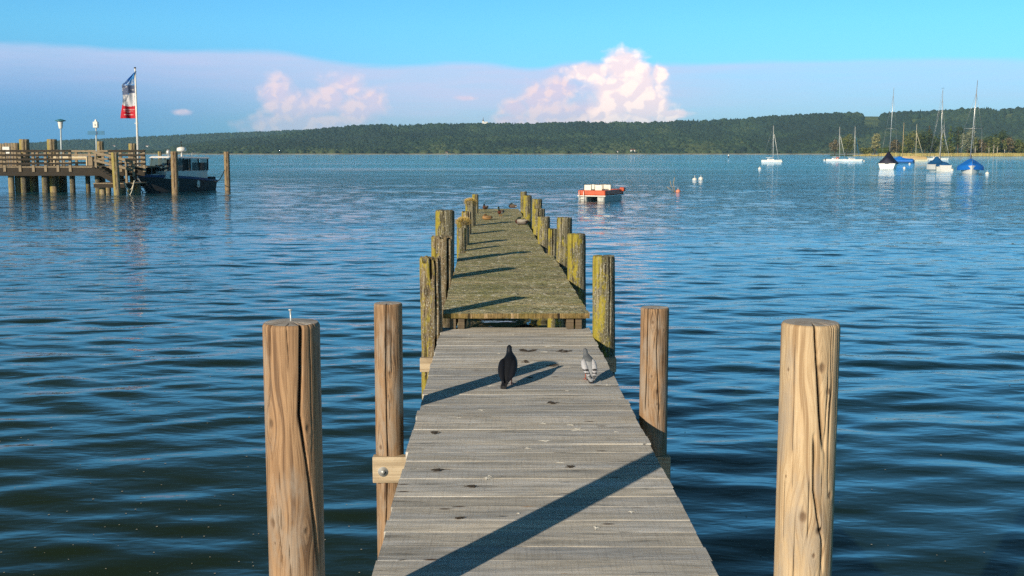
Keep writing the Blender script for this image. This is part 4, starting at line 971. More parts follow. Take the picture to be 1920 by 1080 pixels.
BRN = (.14, .085, .045); DRK = (.035, .022, .018); GRY = (.30, .28, .25); WHT = (.66, .60, .52); GRN = (.012, .025, .018)
duck(910, 392.5, .26, R(150), 'sleep', 'grey backed duck sleeping at the far left corner of the jetty', (GRN, (.10, .045, .03), (.20, .18, .16), (.12, .07, .05), DRK))
duck(961, 390.5, .26, R(70), 'sleep', 'dark duck sleeping at the far right corner of the jetty', (GRN, DRK, (.10, .075, .06), (.14, .10, .08), (.5, .48, .44)))
duck(939, 405.5, .27, R(150), 'stand', 'drake with a white flank standing in the middle of the far deck', (GRN, (.09, .03, .018), (.16, .12, .09), WHT, DRK))
duck(913, 412.5, .25, R(100), 'sleep', 'plain brown duck sleeping on the left of the far deck', (BRN, (.34, .19, .075), (.22, .14, .07), (.36, .21, .09), BRN))
duck(977, 421.5, .30, R(72), 'sleep', 'dark headed drake lying on the right of the far deck', (GRN, (.06, .022, .015), GRY, (.16, .14, .13), DRK))
# ------------------------------------------------------------------ boats
M_wh = plain('white_gelcoat', (.80, .79, .75), .3, 0, .15); M_cream = plain('cream_gelcoat', (.70, .62, .45), .5, 0, .2)
M_navy = plain('navy_canvas', (.012, .013, .040), .7, 0, .3, .03, 3); M_blue = plain('royal_blue_canvas', (.004, .16, .62), .65, 0, .15, .03, 2); M_dblue = plain('petrol_blue_canvas', (.006, .085, .24), .65, 0, .2, .03, 2)
M_beige = plain('beige_canvas', (.55, .42, .22), .75, 0, .2, .03, 3); M_alu = plain('aluminium_mast', (.62, .61, .58), .35, .6, .1); M_woodm = plain('wooden_mast', (.52, .38, .20), .5)
M_wire = plain('rigging_wire', (.42, .43, .44), .4, .5); M_anti = plain('antifouling', (.03, .045, .06), .7); M_black = plain('black_rubber_and_shade', (.015, .015, .016), .6); M_buoy = plain('white_buoy', (.82, .80, .74), .45, 0, .25)
M_orange = plain('orange_plastic', (.62, .10, .025), .4, 0, .2); M_sailb = plain('blue_sail_cover', (.01, .13, .26), .7)
def stations(L, B, F, n=15, transom=.75, rake=.1, sheer=.12, dft=.25):
    out = []
    for i in range(n):
        u = i / (n - 1); b = B / 2 * min(1, (transom + (1 - transom) * math.sin(min(u / .45, 1) * math.pi / 2))) * (1 - max(0, (u - .45) / .55) ** 2.1 * .985)
        zs = F * (.62 + .45 * u ** .8) if sheer == 'b' else F * (1 + sheer * 3 * (u - .4) ** 2 * (1.6 if u > .4 else 1)); x = -L / 2 + L * u
        out.append((x, b, zs, u))
    return out
def hull(L, B, F, mat, parent, name='hull', transom=.75, rake=.12, flare=.8, sheer=.12, under=None):
    st = stations(L, B, F, transom=transom, sheer=sheer); rings = []
    for x, b, zs, u in st:
        row = []
        for z, w in ((-.30, .12), (-.12, .62), (0.02, flare), (zs * .5, .5 + flare / 2), (zs, 1.0)):
            row.append((x + rake * L * .35 * (z / F) * max(0, (u - .5) * 2) ** 2, b * w, z))
        rings.append(row + [(p[0], -p[1], p[2]) for p in reversed(row)])
    V, Fc = loft([np.array(r) for r in rings]); m = MB(); m.add(V, Fc, 0, False); o = m.build(name, mat, parent, smooth=False)
    # deck a little inside the gunwale
    m = MB(); top = [rings[i][4] for i in range(len(rings))]; bot = [rings[i][5] for i in range(len(rings))]
    vs = [(p[0] * .992, p[1] * .97, p[2] - .035) for p in top] + [(p[0] * .992, p[1] * .97, p[2] - .035) for p in bot]; n = len(top)
    m.add(vs, [(i, i + 1, n + i + 1, n + i) for i in range(n - 1)]); m.build('deck', M_wh if under is None else under, parent)
    if True:
        m = MB()
        for sd in (4, 5): m.tube([rings[i][sd] for i in range(len(rings))], .022 + .004 * B, 6)
        m.build('rubbing_strake', M_wh if mat is M_wh else M_alu, parent)
    return o
def cover(L, B, F, mat, parent, peak, px_, drop=.25, sheer=.12, transom=.75, low=.45, sag=.55, xr=(0.0, 1.0)):
    st = [s for s in stations(L, B, F, 21, transom=transom, sheer=sheer) if xr[0] - .01 <= s[3] <= xr[1] + .01]; rings = []
    for x, b, zs, u in st:
        e = abs(x - px_ * L) / L; r = zs + low + (peak - low) * math.exp(-(e / .17) ** 1.25); r = min(r, zs + peak)
        endf = min(1, min(u - xr[0], xr[1] - u) / .06 + .25); r = zs + (r - zs) * endf; b = b + .04; row = []
        for w, h in ((1.0, -drop), (1.02, 0.0), (.90, .14), (.62, .14 + (1 - .62) * .86 * sag), (.30, .30 + .55 * sag), (.0, 1.0)):
            zz = zs + (h if h < .001 else h * (r - zs)); row.append((x, b * w, zz))
        rings.append(row + [(p[0], -p[1], p[2]) for p in reversed(row[:-1])])
    vs = [p for r in rings for p in r]; n = len(rings[0]); fs = [(i * n + k, i * n + k + 1, (i + 1) * n + k + 1, (i + 1) * n + k) for i in range(len(rings) - 1) for k in range(n - 1)] + [tuple(range(n)), tuple((len(rings) - 1) * n + k for k in range(n))[::-1]]
    m = MB(); m.add(vs, fs); o = m.build('boat_cover', mat, parent, smooth=True); md = o.modifiers.new('sub', 'SUBSURF'); md.levels = 1; md.render_levels = 1
    return o
def spar(parent, base, top, r, mat, name='mast'):
    m = MB(); a = np.array(base, float); b = np.array(top, float); m.tube([a, a + (b - a) * .55, b], [r, r * .85, r * .5], 8); m.tube([tuple(b), tuple(b + np.array((0, 0, .12)))], [r * .4, r * .2], 6)
    return m.build(name, mat, parent)
def wires(parent, segs, r=.014, mat=None, name='stay'):
    for a, b in segs:
        m = MB(); m.tube([a, b], r, 5); m.build(name, mat or M_wire, parent)
def at_water(px, py): return P(px, py, 0.0)
def loc_of(t, wx, wy, wz):                       # world point -> local of a z-rotated empty
    dx, dy = wx - t.location.x, wy - t.location.y; c, s = math.cos(-t.rotation_euler.z), math.sin(-t.rotation_euler.z)
    return (dx * c - dy * s, dx * s + dy * c, wz - t.location.z)
def mastpx(t, x0, y0, x1, y1, r, mat, off=0.0):
    Y = t.location.y + off; a = Q(x0, y0, Y); b = Q(x1, y1, Y); la, lb = loc_of(t, *a), loc_of(t, *b); spar(t, la, lb, r, mat); return la, lb
def push(t, d):
    k = (t.location.y + d) / t.location.y; t.location.x *= k; t.location.y *= k
GB = 'sailing boats moored off the reed spit'
# bright blue one, nearest
def moor(px, py, rz, name, label): 
    x, y, _ = at_water(px, py); t = empty(name, (x, y, 0), rz - math.atan2(x, y)); tag(t, label, 'sailing boat', GB); return t
t = moor(1819, 326, R(-86), 'sailing_boat', 'sailing boat under a bright royal blue cover, nearest of the moored boats')
push(t, 2.5); hull(5.0, 2.5, .85, M_wh, t, transom=.6); cover(5.1, 3.15, .90, M_blue, t, 1.15, .02, .50, low=.6, sag=.85)
la, lb = mastpx(t, 1819, 300, 1833, 151, .065, M_alu)
for k in (.36,):
    mid = tuple(la[i] + (lb[i] - la[i]) * .40 for i in range(3)); m = MB(); m.tube([(mid[0], mid[1] - 1.05, mid[2]), (mid[0], mid[1] + 1.05, mid[2])], .02, 6); m.build('spreader', M_alu, t)
wires(t, [((mid[0], s * 1.05 + mid[1], mid[2]), (0, s * 1.35, .9)) for s in (-1, 1)] + [(tuple(la[i] + (lb[i] - la[i]) * .85 for i in range(3)), (mid[0], s * 1.05 + mid[1], mid[2])) for s in (-1, 1)] + [((lb), (2.9, 0, 1.0))])
m = MB(); m.tube([(la[0] - .15, la[1] + .1, .9), (la[0] - .15, la[1] + .12, la[2] + .6)], .05, 6); m.build('boom', M_black, t)
# navy one, stern towards the camera
t = moor(1666, 316.5, R(84), 'sailing_boat', 'sailing boat under a dark navy cover peaked at the mast, white stern to the camera')
push(t, 2.8); hull(6.0, 3.0, .85, M_wh, t, transom=.9); cover(6.05, 3.15, .88, M_navy, t, 2.45, -.12, .12, low=1.1, sag=.55, transom=.9)
la, lb = mastpx(t, 1668, 284, 1676, 165, .065, M_alu)
mid = tuple(la[i] + (lb[i] - la[i]) * .36 for i in range(3)); m = MB(); m.tube([(mid[0], mid[1] - .8, mid[2]), (mid[0], mid[1] + .8, mid[2])], .018, 6); m.build('spreader', M_alu, t)
wires(t, [((mid[0], s * .8 + mid[1], mid[2]), (-.2, s * 1.4, 1.1)) for s in (-1, 1)] + [(tuple(la[i] + (lb[i] - la[i]) * .9 for i in range(3)), (mid[0], s * .8 + mid[1], mid[2])) for s in (-1, 1)])
m = MB(); m.box(-3.06, -3.0, -.12, .12, -.25, .75); m.build('rudder', M_wh, t)
# petrol blue with white side
t = moor(1757, 321.5, R(118), 'sailing_boat', 'sailing boat with a petrol blue cover and a bare white side panel')
push(t, 1.2); hull(5.0, 2.3, .85, M_wh, t); cover(5.0, 2.4, .85, M_dblue, t, 1.55, .04, .12, low=.55, sag=.7)
m = MB(); m.box(-2.6, .9, -.0, .0 + .001, .1, .2) if False else None
m = MB(); n_ = 9
vs = []
for k in range(n_): 
    u = k / (n_ - 1); x = -1.9 + 2.9 * u; yb = 1.22 - .35 * max(0, u - .45) ** 1.6; vs += [(x, yb + .03, .28), (x, yb + .05, .92), (x, yb - .05, 1.02)]
m.add(vs, [(k * 3 + a, k * 3 + a + 1, k * 3 + a + 4, k * 3 + a + 3) for k in range(n_ - 1) for a in (0, 1)]); m.build('white_tarpaulin', M_wh, t)
la, lb = mastpx(t, 1763, 300, 1768, 168, .06, M_alu)
mid = tuple(la[i] + (lb[i] - la[i]) * .42 for i in range(3)); wires(t, [(tuple(la[i] + (lb[i] - la[i]) * .88 for i in range(3)), (s * 1.1, .9 * s, 1.0)) for s in (-1, 1)] + [(tuple(lb), (2.9, 0, 1.0))])
m = MB(); m.tube([(lb[0] - .4, lb[1], lb[2] + .2), (lb[0] + .4, lb[1], lb[2] + .2)], .02, 5); m.build('wind_vane', M_black, t)
# blue one half hidden behind the navy one
t = moor(1689, 306.5, R(166), 'sailing_boat', 'low boat under a blue cover half hidden behind the navy covered one')
push(t, 1.0); hull(6.6, 2.1, .75, M_dblue, t); cover(6.6, 2.2, .78, M_blue, t, 1.25, .06, .3, low=.5)
mastpx(t, 1692, 294, 1695, 230, .075, M_woodm)
# beige one
t = moor(1714, 302.5, R(186), 'sailing_boat', 'long boat under a beige cover with a slanted furled sail')
hull(8.2, 2.2, .8, M_cream, t); cover(8.2, 2.3, .85, M_beige, t, 1.15, .02, .25, low=.8)
la, lb = mastpx(t, 1717, 292, 1719, 233, .08, M_cream); wires(t, [loc_of_ for loc_of_ in [(loc_of(t, *Q(1719, 250, t.location.y)), loc_of(t, *Q(1732, 296, t.location.y)))]], .06, M_cream, 'furled_sail')
# white small yachts
def yacht(px, py, L, rz, mt, label, stay=None, staymat=None, staycol_r=.05, extra=None, Fb=.62):
    t = moor(px, py, rz, 'sailing_boat', label); hull(L, L * .30, Fb, M_wh, t)
    m = MB(); l = L * .2; w = L * .09; z0 = Fb * .95; m.add([(-l, -w, z0), (l, -w * .8, z0), (l, w * .8, z0), (-l, w, z0), (-l * .95, -w * .85, z0 + .42), (l * .55, -w * .7, z0 + .32), (l * .55, w * .7, z0 + .32), (-l * .95, w * .85, z0 + .42)],
          [(0, 3, 2, 1), (4, 5, 6, 7), (0, 1, 5, 4), (1, 2, 6, 5), (2, 3, 7, 6), (3, 0, 4, 7)]); cb_ = m.build('cabin', M_wh, t, .04)
    m = MB(); m.box(-l * .7, -l * .1, -w * .93, -w * .86, z0 + .14, z0 + .27); m.box(l * .0, l * .4, -w * .86, -w * .8, z0 + .12, z0 + .24); m.build('window', M_black, cb_)
    la, lb = mastpx(t, *mt, .07, M_wh)
    m = MB(); m.tube([(la[0] - .1, la[1], z0 + .75), (la[0] - L * .38, la[1], z0 + .8)], .06, 6); m.build('boom', M_wh, t)
    if stay:
        a = loc_of(t, *Q(stay[0], stay[1], t.location.y)); b_ = loc_of(t, *Q(stay[2], stay[3], t.location.y)); wires(t, [(a, b_)], staycol_r, staymat or M_wh, 'furled_sail')
    wires(t, [(tuple(lb[i] * .9 + la[i] * .1 for i in range(3)), (s_ * .1, s_ * L * .14, Fb)) for s_ in (-1, 1)] + [(lb, (-L * .48, 0, Fb))], .015)
    return t
yacht(1446, 304, 5.6, R(-8), (1449.5, 297, 1450.5, 236), 'small white yacht moored alone left of the others', (1452, 252, 1459.5, 298))
t = yacht(1567, 302, 6.2, R(-6), (1574.5, 296, 1574.5, 238), 'white yacht with an orange ring on deck, leftmost of the pair by the olive tree', (1576, 256, 1584.5, 297))
m = MB(); q_ = loc_of(t, *Q(1570.5, 296.5, t.location.y)); m.tube([(q_[0] + .35 * math.cos(a), q_[1] - .7, q_[2] + .35 * math.sin(a)) for a in np.linspace(0, 6.283, 15)], .11, 8); m.build('life_ring', M_orange, t)
m = MB(); m.box(-3.5, -3.2, -.15, .15, .1, .85); m.build('outboard_motor', M_black, t)
yacht(1598, 302.5, 6.0, R(-4), (1602.5, 295, 1603.5, 237), 'white yacht with a blue furled sail, right one of the pair by the olive tree', (1605, 258, 1611, 294), M_sailb, .08)
yacht(1757, 300.0, 8.0, R(4), (1760.5, 296, 1768.5, 235), 'long white yacht lying behind the petrol blue covered boat', (1769, 243, 1780, 295), Fb=.7)
x, y, _ = at_water(1549, 301.5); t = empty('dinghy', (x, y, 0), R(5)); tag(t, 'tiny white dinghy behind the stern of the leftmost yacht', 'dinghy'); hull(1.8, .9, .45, M_wh, t); m = MB(); m.box(-.1, .1, -.38, .38, .25, .30); m.build('thwart', M_wh, t)
# ------------------------------------------------------------------ buoys
def buoy(px, py, wpx, mat, label, pole=False, flat=1.0):
    x, y, _ = at_water(px, py + wpx * .25); r = wpx / FPX * y / 2; t = empty('mooring_buoy', (x, y, 0)); tag(t, label, 'buoy', 'mooring buoys on the lake')
    m = MB(); m.lathe(0, 0, [(.001, -r * .5), (r * .8, -r * .4), (r, r * .2), (r * .87, r * .7 * flat), (r * .5, r * 1.05 * flat), (.001, r * 1.18 * flat)], 18); m.build('float', mat, t)
    m = MB(); m.tube([(0, 0, r * 1.0 * flat), (0, 0, r * 1.45)], r * .12, 6); m.tube([(r * .25 * math.cos(a), 0, r * 1.6 + r * .25 * math.sin(a)) for a in np.linspace(0, 6.28, 10)], r * .06, 5); m.build('mooring_eye', M_steel, t)
    if pole:
        for dx, h in ((-.55, .75), (-.25, 1.0), (-.75, .35)):
            m = MB(); m.tube([(-.2, 0, .0), (-.2 + dx * .5, .05, h * .6), (dx, 0, h)], .022, 5); m.build('stick', plain('rope', (.35, .30, .2), .8), t)
    return t
M_rbuoy = plain('faded_orange_buoy', (.72, .27, .17), .5, 0, .3)
buoy(1302.5, 335, 9, M_buoy, 'white buoy, left of the touching pair in the middle distance', flat=.75); buoy(1314, 334.5, 9, M_buoy, 'white buoy, right of the touching pair in the middle distance')
buoy(1271.5, 358, 9, M_rbuoy, 'faded orange buoy with sticks and rope beside it', True)
for a_ in ((1424.5, 315.5, 6, 'white buoy below the lone white yacht'), (1465.5, 302.5, 3.5, 'small white buoy at the bow of the lone white yacht'), (1619.5, 301.5, 4, 'white buoy right of the blue furled sail yacht'),
          (1695.5, 314.5, 5, 'white buoy right of the navy covered boat'), (1705.5, 307, 4, 'white buoy at the end of the low blue boat'), (1784.5, 318.5, 7, 'white buoy at the bow of the petrol blue covered boat'), (1851, 324.5, 7, 'white buoy right of the bright blue covered boat')):
    buoy(a_[0], a_[1], a_[2], M_buoy, a_[3])
x, y, _ = at_water(1366, 296); t = empty('marker_pole', (x, y, 0)); tag(t, 'small dark marker standing in the far water', 'marker'); m = MB(); m.tube([(0, 0, -.5), (0, 0, 1.2)], .25, 8); m.build('post', M_anti, t); m = MB(); m.lathe(0, 0, [(.45, 1.2), (.45, 1.6), (.05, 2.0)], 10); m.build('topmark', M_wh, t)
# ------------------------------------------------------------------ pedal boat
x, y, _ = at_water(1109, 377.5); t = empty('pedal_boat', (x, y, 0), R(-25)); tag(t, 'orange and white pedal boat with white seats floating beyond the jetty', 'pedal boat')
M_or2 = plain('orange_hull', (.60, .095, .03), .45, 0, .35, 0, 3); M_seat = plain('white_seat', (.80, .77, .66), .5, 0, .15)
M_float = plain('weathered_float', (.52, .53, .50), .5, 0, .35); t.location.z = -.10
W_, L_ = 1.58, 3.0
for sx in (-1, 1):
    m = MB(); rings = []
    for v, w, z0, z1 in ((0, .17, .10, .30), (.10, .22, -.08, .36), (.5, .25, -.14, .36), (L_ - .5, .25, -.14, .36), (L_ - .1, .20, -.02, .36), (L_, .10, .12, .36)):
        c = sx * (W_ / 2 - .27); rings.append([(c - w, v, z1), (c - w, v, z0 + .10), (c - w * .6, v, z0), (c + w * .6, v, z0), (c + w, v, z0 + .10), (c + w, v, z1)])
    V, Fc = loft([np.array(r) for r in rings]); m.add(V, Fc); m.build('pontoon', M_float, t, .02)
m = MB(); m.box(-W_ / 2 - .03, W_ / 2 + .03, -.04, L_ + .04, .36, .42); m.build('deck_edge', M_wh, t, .015)
def ring_box(m, x0, x1, y0, y1, z0, z1, th):
    m.box(x0, x1, y0, y0 + th, z0, z1); m.box(x0, x1, y1 - th, y1, z0, z1); m.box(x0, x0 + th, y0 + th, y1 - th, z0, z1); m.box(x1 - th, x1, y0 + th, y1 - th, z0, z1)
m = MB(); ring_box(m, -W_ / 2 + .0, W_ / 2 - .0, -.02, L_ + .02, .42, .70, .17); m.build('orange_rim', M_or2, t, .05)
m = MB(); m.box(-W_ / 2 + .19, W_ / 2 - .19, .17, L_ - .17, .42, .45); m.build('floor', M_wh, t)
for sx in (-1, 1): m = MB(); m.box(sx * W_ / 2 - .14, sx * W_ / 2 + .14 , L_ - .35, L_ - .02, .58, .80); m.build('fender_box', M_or2, t, .05)
m = MB(); m.box(-.22, .22, .9, 2.0, .45, .72); m.build('pedal_box', M_or2, t, .05)
for (sx, sy, face) in ((-.42, .55, 1), (.26, .42, 1), (-.38, 1.35, -1), (.10, 1.55, -1), (.50, 1.15, 1)):
    m = MB(); m.box(sx - .20, sx + .20, sy - .05, sy + .36 * face if face > 0 else sy + .05, .60, .65) if face > 0 else m.box(sx - .2, sx + .2, sy - .36, sy + .05, .60, .65)
    st = m.build('seat', M_seat, t, .02); m = MB(); m.box(sx - .20, sx + .20, sy - .06, sy - .02, .62, .98); m.build('backrest', M_seat, st, .02)
    m = MB(); m.tube([(sx - .22, sy - .04, .45), (sx - .22, sy - .04, 1.0), (sx + .22, sy - .04, 1.0), (sx + .22, sy - .04, .45)], .016, 6); m.build('seat_frame', M_black, st)
m = MB()
for sx in (-.68, -.42): m.tube([(sx, -.05, .66), (sx, -.12, .60), (sx, -.13, -.2)], .018, 6)
for z in (.02, .22): m.tube([(-.68, -.13, z), (-.42, -.13, z)], .016, 6)
m.build('ladder', M_wh, t)
# ------------------------------------------------------------------ motor boat at the pier
q = P(262, 360.5, 0); t = empty('motor_boat', (q[0], q[1], 0), R(0)); tag(t, 'dark hulled cabin motor boat with white roof moored at the end of the pier', 'motor boat')
t.rotation_euler.z = R(-118)      # local +x = bow, pointing left and towards the camera
LB, BB = 5.9, 2.15; t.location = (q[0] + .62 + .45 * LB / 2, q[1] + .89 * LB / 2 - .2, 0)
M_hull = plain('dark_grey_hull', (.055, .060, .066), .45, 0, .3); M_bst = plain('blue_topside', (.02, .06, .18), .3, 0, .2); M_tint = material('tinted_glass', lambda g, b: None, Base_color=(.10, .16, .18), Roughness=.06, Alpha=.45)
h_ = hull(LB, BB, 1.12, M_hull, t, transom=.72, rake=.55, flare=.80, sheer='b', under=plain('grey_deck', (.35, .36, .37), .6))
st = stations(LB, BB, 1.12, transom=.72, sheer='b')
m = MB(); n = len(st); vs = []
for (x_, b_, zs, u) in st: xr_ = x_ + .55 * LB * .35 * max(0, (u - .5) * 2) ** 2; vs += [(xr_, b_ + .035, zs - .13), (xr_, b_ + .05, zs + .03), (xr_, -b_ - .035, zs - .13), (xr_, -b_ - .05, zs + .03)]
m.add(vs, [(i * 4 + a, i * 4 + a + 1, i * 4 + a + 5, i * 4 + a + 4) for i in range(n - 1) for a in (0, 2)] + [(0, 1, 3, 2)]); m.build('gunwale_band', M_bst, t)
x0, x1, w = -1.95, 1.75, .84
def quadbox(m, p): m.add(p, [(0, 3, 2, 1), (4, 5, 6, 7), (0, 1, 5, 4), (1, 2, 6, 5), (2, 3, 7, 6), (3, 0, 4, 7)])
m = MB(); quadbox(m, [(x0, -w, .7), (x1 + .3, -w, .9), (x1 + .3, w, .9), (x0, w, .7), (x0, -w, 1.42), (x1 + .2, -w, 1.42), (x1 + .2, w, 1.42), (x0, w, 1.42)]); cabin = m.build('cabin', M_wh, t, .04)
m = MB(); quadbox(m, [(x0 - .25, -w - .1, 2.22), (x1 + .1, -w - .1, 2.28), (x1 + .1, w + .1, 2.28), (x0 - .25, w + .1, 2.22), (x0 - .15, -w, 2.32), (x1 - .1, -w, 2.42), (x1 - .1, w, 2.42), (x0 - .15, w, 2.32)]); m.build('roof', plain('white_roof', (.72, .74, .76), .35), t, .04)
for sy in (-1, 1):
    for xp, dx in ((x0, -.02), (-1.15, .12), (-.25, .0), (.42, -.05), (x1 + .12, -.30)):
        m = MB(); m.bar((xp, sy * w, 1.40), (xp + dx, sy * w, 2.26), .10, .06, 0, (0, 1, 0)); m.build('window_post', M_black, cabin)
    for (xa, xb) in ((x0 + .06, -1.2), (-1.1, -.30), (.47, x1)):
        m = MB(); quadbox(m, [(xa, sy * w - .012, 1.43), (xb, sy * w - .012, 1.43), (xb, sy * w + .012, 1.43), (xa, sy * w + .012, 1.43), (xa, sy * w - .012, 2.22), (xb - .05, sy * w - .012, 2.22), (xb - .05, sy * w + .012, 2.22), (xa, sy * w + .012, 2.22)])
        m.build('window', M_tint, cabin)
m = MB(); m.box(x1 + .10, x1 + .13, -w + .05, w - .05, 1.43, 2.2); m.build('windscreen', M_tint, cabin)
m = MB(); m.box(-.22, .40, -w + .1, w - .1, 1.0, 2.2); m.build('doorway_shade_box', M_black, cabin)  # solid black box standing in for the shade inside the doorway
m = MB(); m.box(-2.2, -1.9, -.6, .6, 1.1, 1.95); m.build('rear_seat', M_black, t, .05)
m = MB(); m.lathe(-.35, 0, [(.06, 2.38), (.05, 2.72), (.30, 2.74), (.33, 2.82), (.30, 2.98), (.12, 3.04), (.02, 3.05)], 16); m.build('radar_dome', M_wh, t)
m = MB(); m.tube([(-.35, 0, 3.04), (-.35, 0, 3.30)], .02, 6); m.lathe(-.35, 0, [(.05, 3.30), (.05, 3.40), (.01, 3.44)], 8); m.build('navigation_light', M_black, t)
m = MB(); m.lathe(1.0, .1, [(.05, 2.38), (.05, 2.52), (.14, 2.54), (.16, 2.68), (.10, 2.84), (.02, 2.86)], 12); m.build('searchlight', M_steel, t)
m = MB()
for sy in (-.7, .7): m.tube([(x0, sy, 2.36), (x0, sy, 2.60), (-.6, sy, 2.64), (-.6, sy, 2.38)], .016, 5)
m.build('roof_rail', M_steel, t)
m = MB(); 
for sy in (-1, 1): m.tube([(1.75, sy * .7, 1.15), (1.75, sy * .7, 1.62), (2.3, sy * .5, 1.70), (2.75, sy * .28, 1.72), (2.75, sy * .28, 1.25)], .016, 5)
m.build('bow_rail', M_steel, t)
for sy in (-.17, .17):
    m = MB(); m.tube([(4.05, sy, 1.22), (3.55, sy, .55), (3.05, sy, -.2)], .035, 6); m.build('bow_ladder_rail', M_alu, t)
for k in range(4):
    m = MB(); xx = 3.2 + .22 * k; m.tube([(xx, -.17, .05 + .29 * k), (xx, .17, .05 + .29 * k)], .028, 6); m.build('bow_ladder_rung', M_alu, t)
for (xb, zb_) in ((1.2, .55), (-.8, .50)):
    m = MB(); m.lathe(xb, 1.02, [(.02, zb_ - .28), (.11, zb_ - .22), (.11, zb_ + .16), (.03, zb_ + .26)], 10); m.build('fender', M_wh, t)
m = MB(); m.box(2.1, 2.9, -.38, .38, 1.06, 1.22); m.build('foredeck_locker', M_wh, t, .04)
m = MB(); m.box(-3.45, -2.95, -.2, .2, .15, .95); m.build('outboard_motor', M_black, t, .05)
# ------------------------------------------------------------------ landing pier
YP = 74.0
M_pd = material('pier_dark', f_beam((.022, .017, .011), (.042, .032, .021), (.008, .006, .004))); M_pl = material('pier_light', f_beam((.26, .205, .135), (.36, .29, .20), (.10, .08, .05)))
M_pbrown = material('pier_brown_pile', f_mossy(.15, (.20, .12, .06), (.30, .20, .11)))
M_pdark = material('pier_dark_pile', f_mossy(.25, (.04, .032, .02), (.075, .06, .036)))  # darker version of the pile colours
M_pile = material('pier_pile', f_mossy(.55, (.24, .18, .10), (.34, .27, .16)))
pier = empty('landing_pier', (0, 0, 0)); tag(pier, 'large wooden landing pier with railings reaching in from the left', 'pier')
def xw(px, Y=YP): return Q(px, 300, Y)[0]
def zw(py, Y=YP): return Q(200, py, Y)[2]
zd = zw(312); m = MB(); rg = random.Random(1); x_ = -47.0
while x_ < xw(271): m.box(x_, x_ + .17, YP, YP + 6.2, zd - .08, zd + rg.uniform(-.006, .006), rg.random()); x_ += .18
m.build('pier_deck', M_pl, pier)
m = MB()
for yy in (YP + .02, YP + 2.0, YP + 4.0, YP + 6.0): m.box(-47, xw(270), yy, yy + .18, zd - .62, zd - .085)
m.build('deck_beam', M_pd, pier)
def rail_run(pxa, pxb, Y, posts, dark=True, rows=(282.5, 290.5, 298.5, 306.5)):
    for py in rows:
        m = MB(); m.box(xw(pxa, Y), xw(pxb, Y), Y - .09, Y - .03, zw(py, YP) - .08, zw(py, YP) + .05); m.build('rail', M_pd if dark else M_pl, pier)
    for p_ in posts:
        m = MB(); X = xw(p_, Y); m.box(X - .085, X + .085, Y - .03 + .002, Y + .10, zd - .35, zw(282.5, YP) + .06); m.build('railing_post', M_pl, pier)
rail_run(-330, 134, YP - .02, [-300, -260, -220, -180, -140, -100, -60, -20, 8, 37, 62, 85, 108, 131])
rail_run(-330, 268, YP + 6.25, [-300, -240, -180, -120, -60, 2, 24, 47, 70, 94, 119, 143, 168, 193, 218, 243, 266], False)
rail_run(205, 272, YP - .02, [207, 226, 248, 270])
for (px, w, yb, tp, Yq) in ((19, 11, 361, 334, 0), (31, 10, 361, 334, .4), (43, 12, 362, 330, -.1), (62, 15, 359, 330, 3), (83, 13, 362, 330, -.1), (99, 15, 361, 330, 1.5), (116, 15, 352, 330, 6), (134, 10, 361, 330, 0.2), (163, 9, 359, 326, 1), (182, 11, 361, 330, .3), (-25, 13, 361, 330, 0), (-60, 13, 361, 330, 2), (-110, 13, 361, 330, 0), (225, 12, 359, 325, 4), (250, 12, 359, 325, 3)):
    X, Y = xw(px, YP + max(0, Yq) + .5), YP + max(0, Yq) + .5
    o = post_geo('support_pile', X, Y, -1.0, zd - .1, w / FPX * Y / 2, [M_pdark if px in (43, 83, 134, 163, 182, 250, -60) else M_pile], [], [], n=24, m_=14, seed=px + 400, furrow=.01); o.parent = pier
for (px, w, top, Y) in ((47, 18, 261, YP + 7.2), (31.5, 11, 268, YP + 8.5), (99, 18, 261, YP + 7.2), (189, 13.5, 265, YP + 7.2), (249.5, 14.5, 269, YP + 7.2), (300, 7, 284, YP + 26)):
    X = xw(px, Y); o = post_geo('tall_pile' if px != 300 else 'mooring_pile', X, Y, -1.0, Q(px, top, Y)[2], w / FPX * Y / 2, [M_pile, M_cap], [([(20, 9), (25, 1)], .02, .05)], [], n=32, m_=24, seed=int(px) + 500, furrow=.012)
    if px == 300: tag(o, 'pale pile top showing just behind the motor boat roof', 'pile', 'mooring piles beside the pier')
    else: o.parent = pier
# vertical board fence at the far left
fx = empty('board_fence', (0, 0, 0)); tag(fx, 'tall fence of upright grey boards on the pier at the left edge', 'fence')
m = MB(); X = xw(-120, YP + 4)
while X < xw(27, YP + 4): m.box(X, X + .16, YP + 4.0, YP + 4.04, zd, Q(10, 268.5, YP + 4)[2] + rg.uniform(-.03, .03), rg.random()); X += .20
m.build('board', M_pl, fx)
m = MB(); m.box(xw(-120, YP + 4), xw(27, YP + 4), YP + 4.045, YP + 4.1, zd + .4, zd + .5); m.box(xw(-120, YP + 4), xw(27, YP + 4), YP + 4.045, YP + 4.1, zd + 1.2, zd + 1.3); m.build('fence_rail', M_pd, fx)
m = MB(); m.box(xw(4, YP + 3.8), xw(17, YP + 3.8), YP + 3.93, YP + 3.96, zw(288), zw(274.5)); o = m.build('sign', M_wh, None); tag(o, 'blank white notice board fixed on the upright board fence', 'sign')
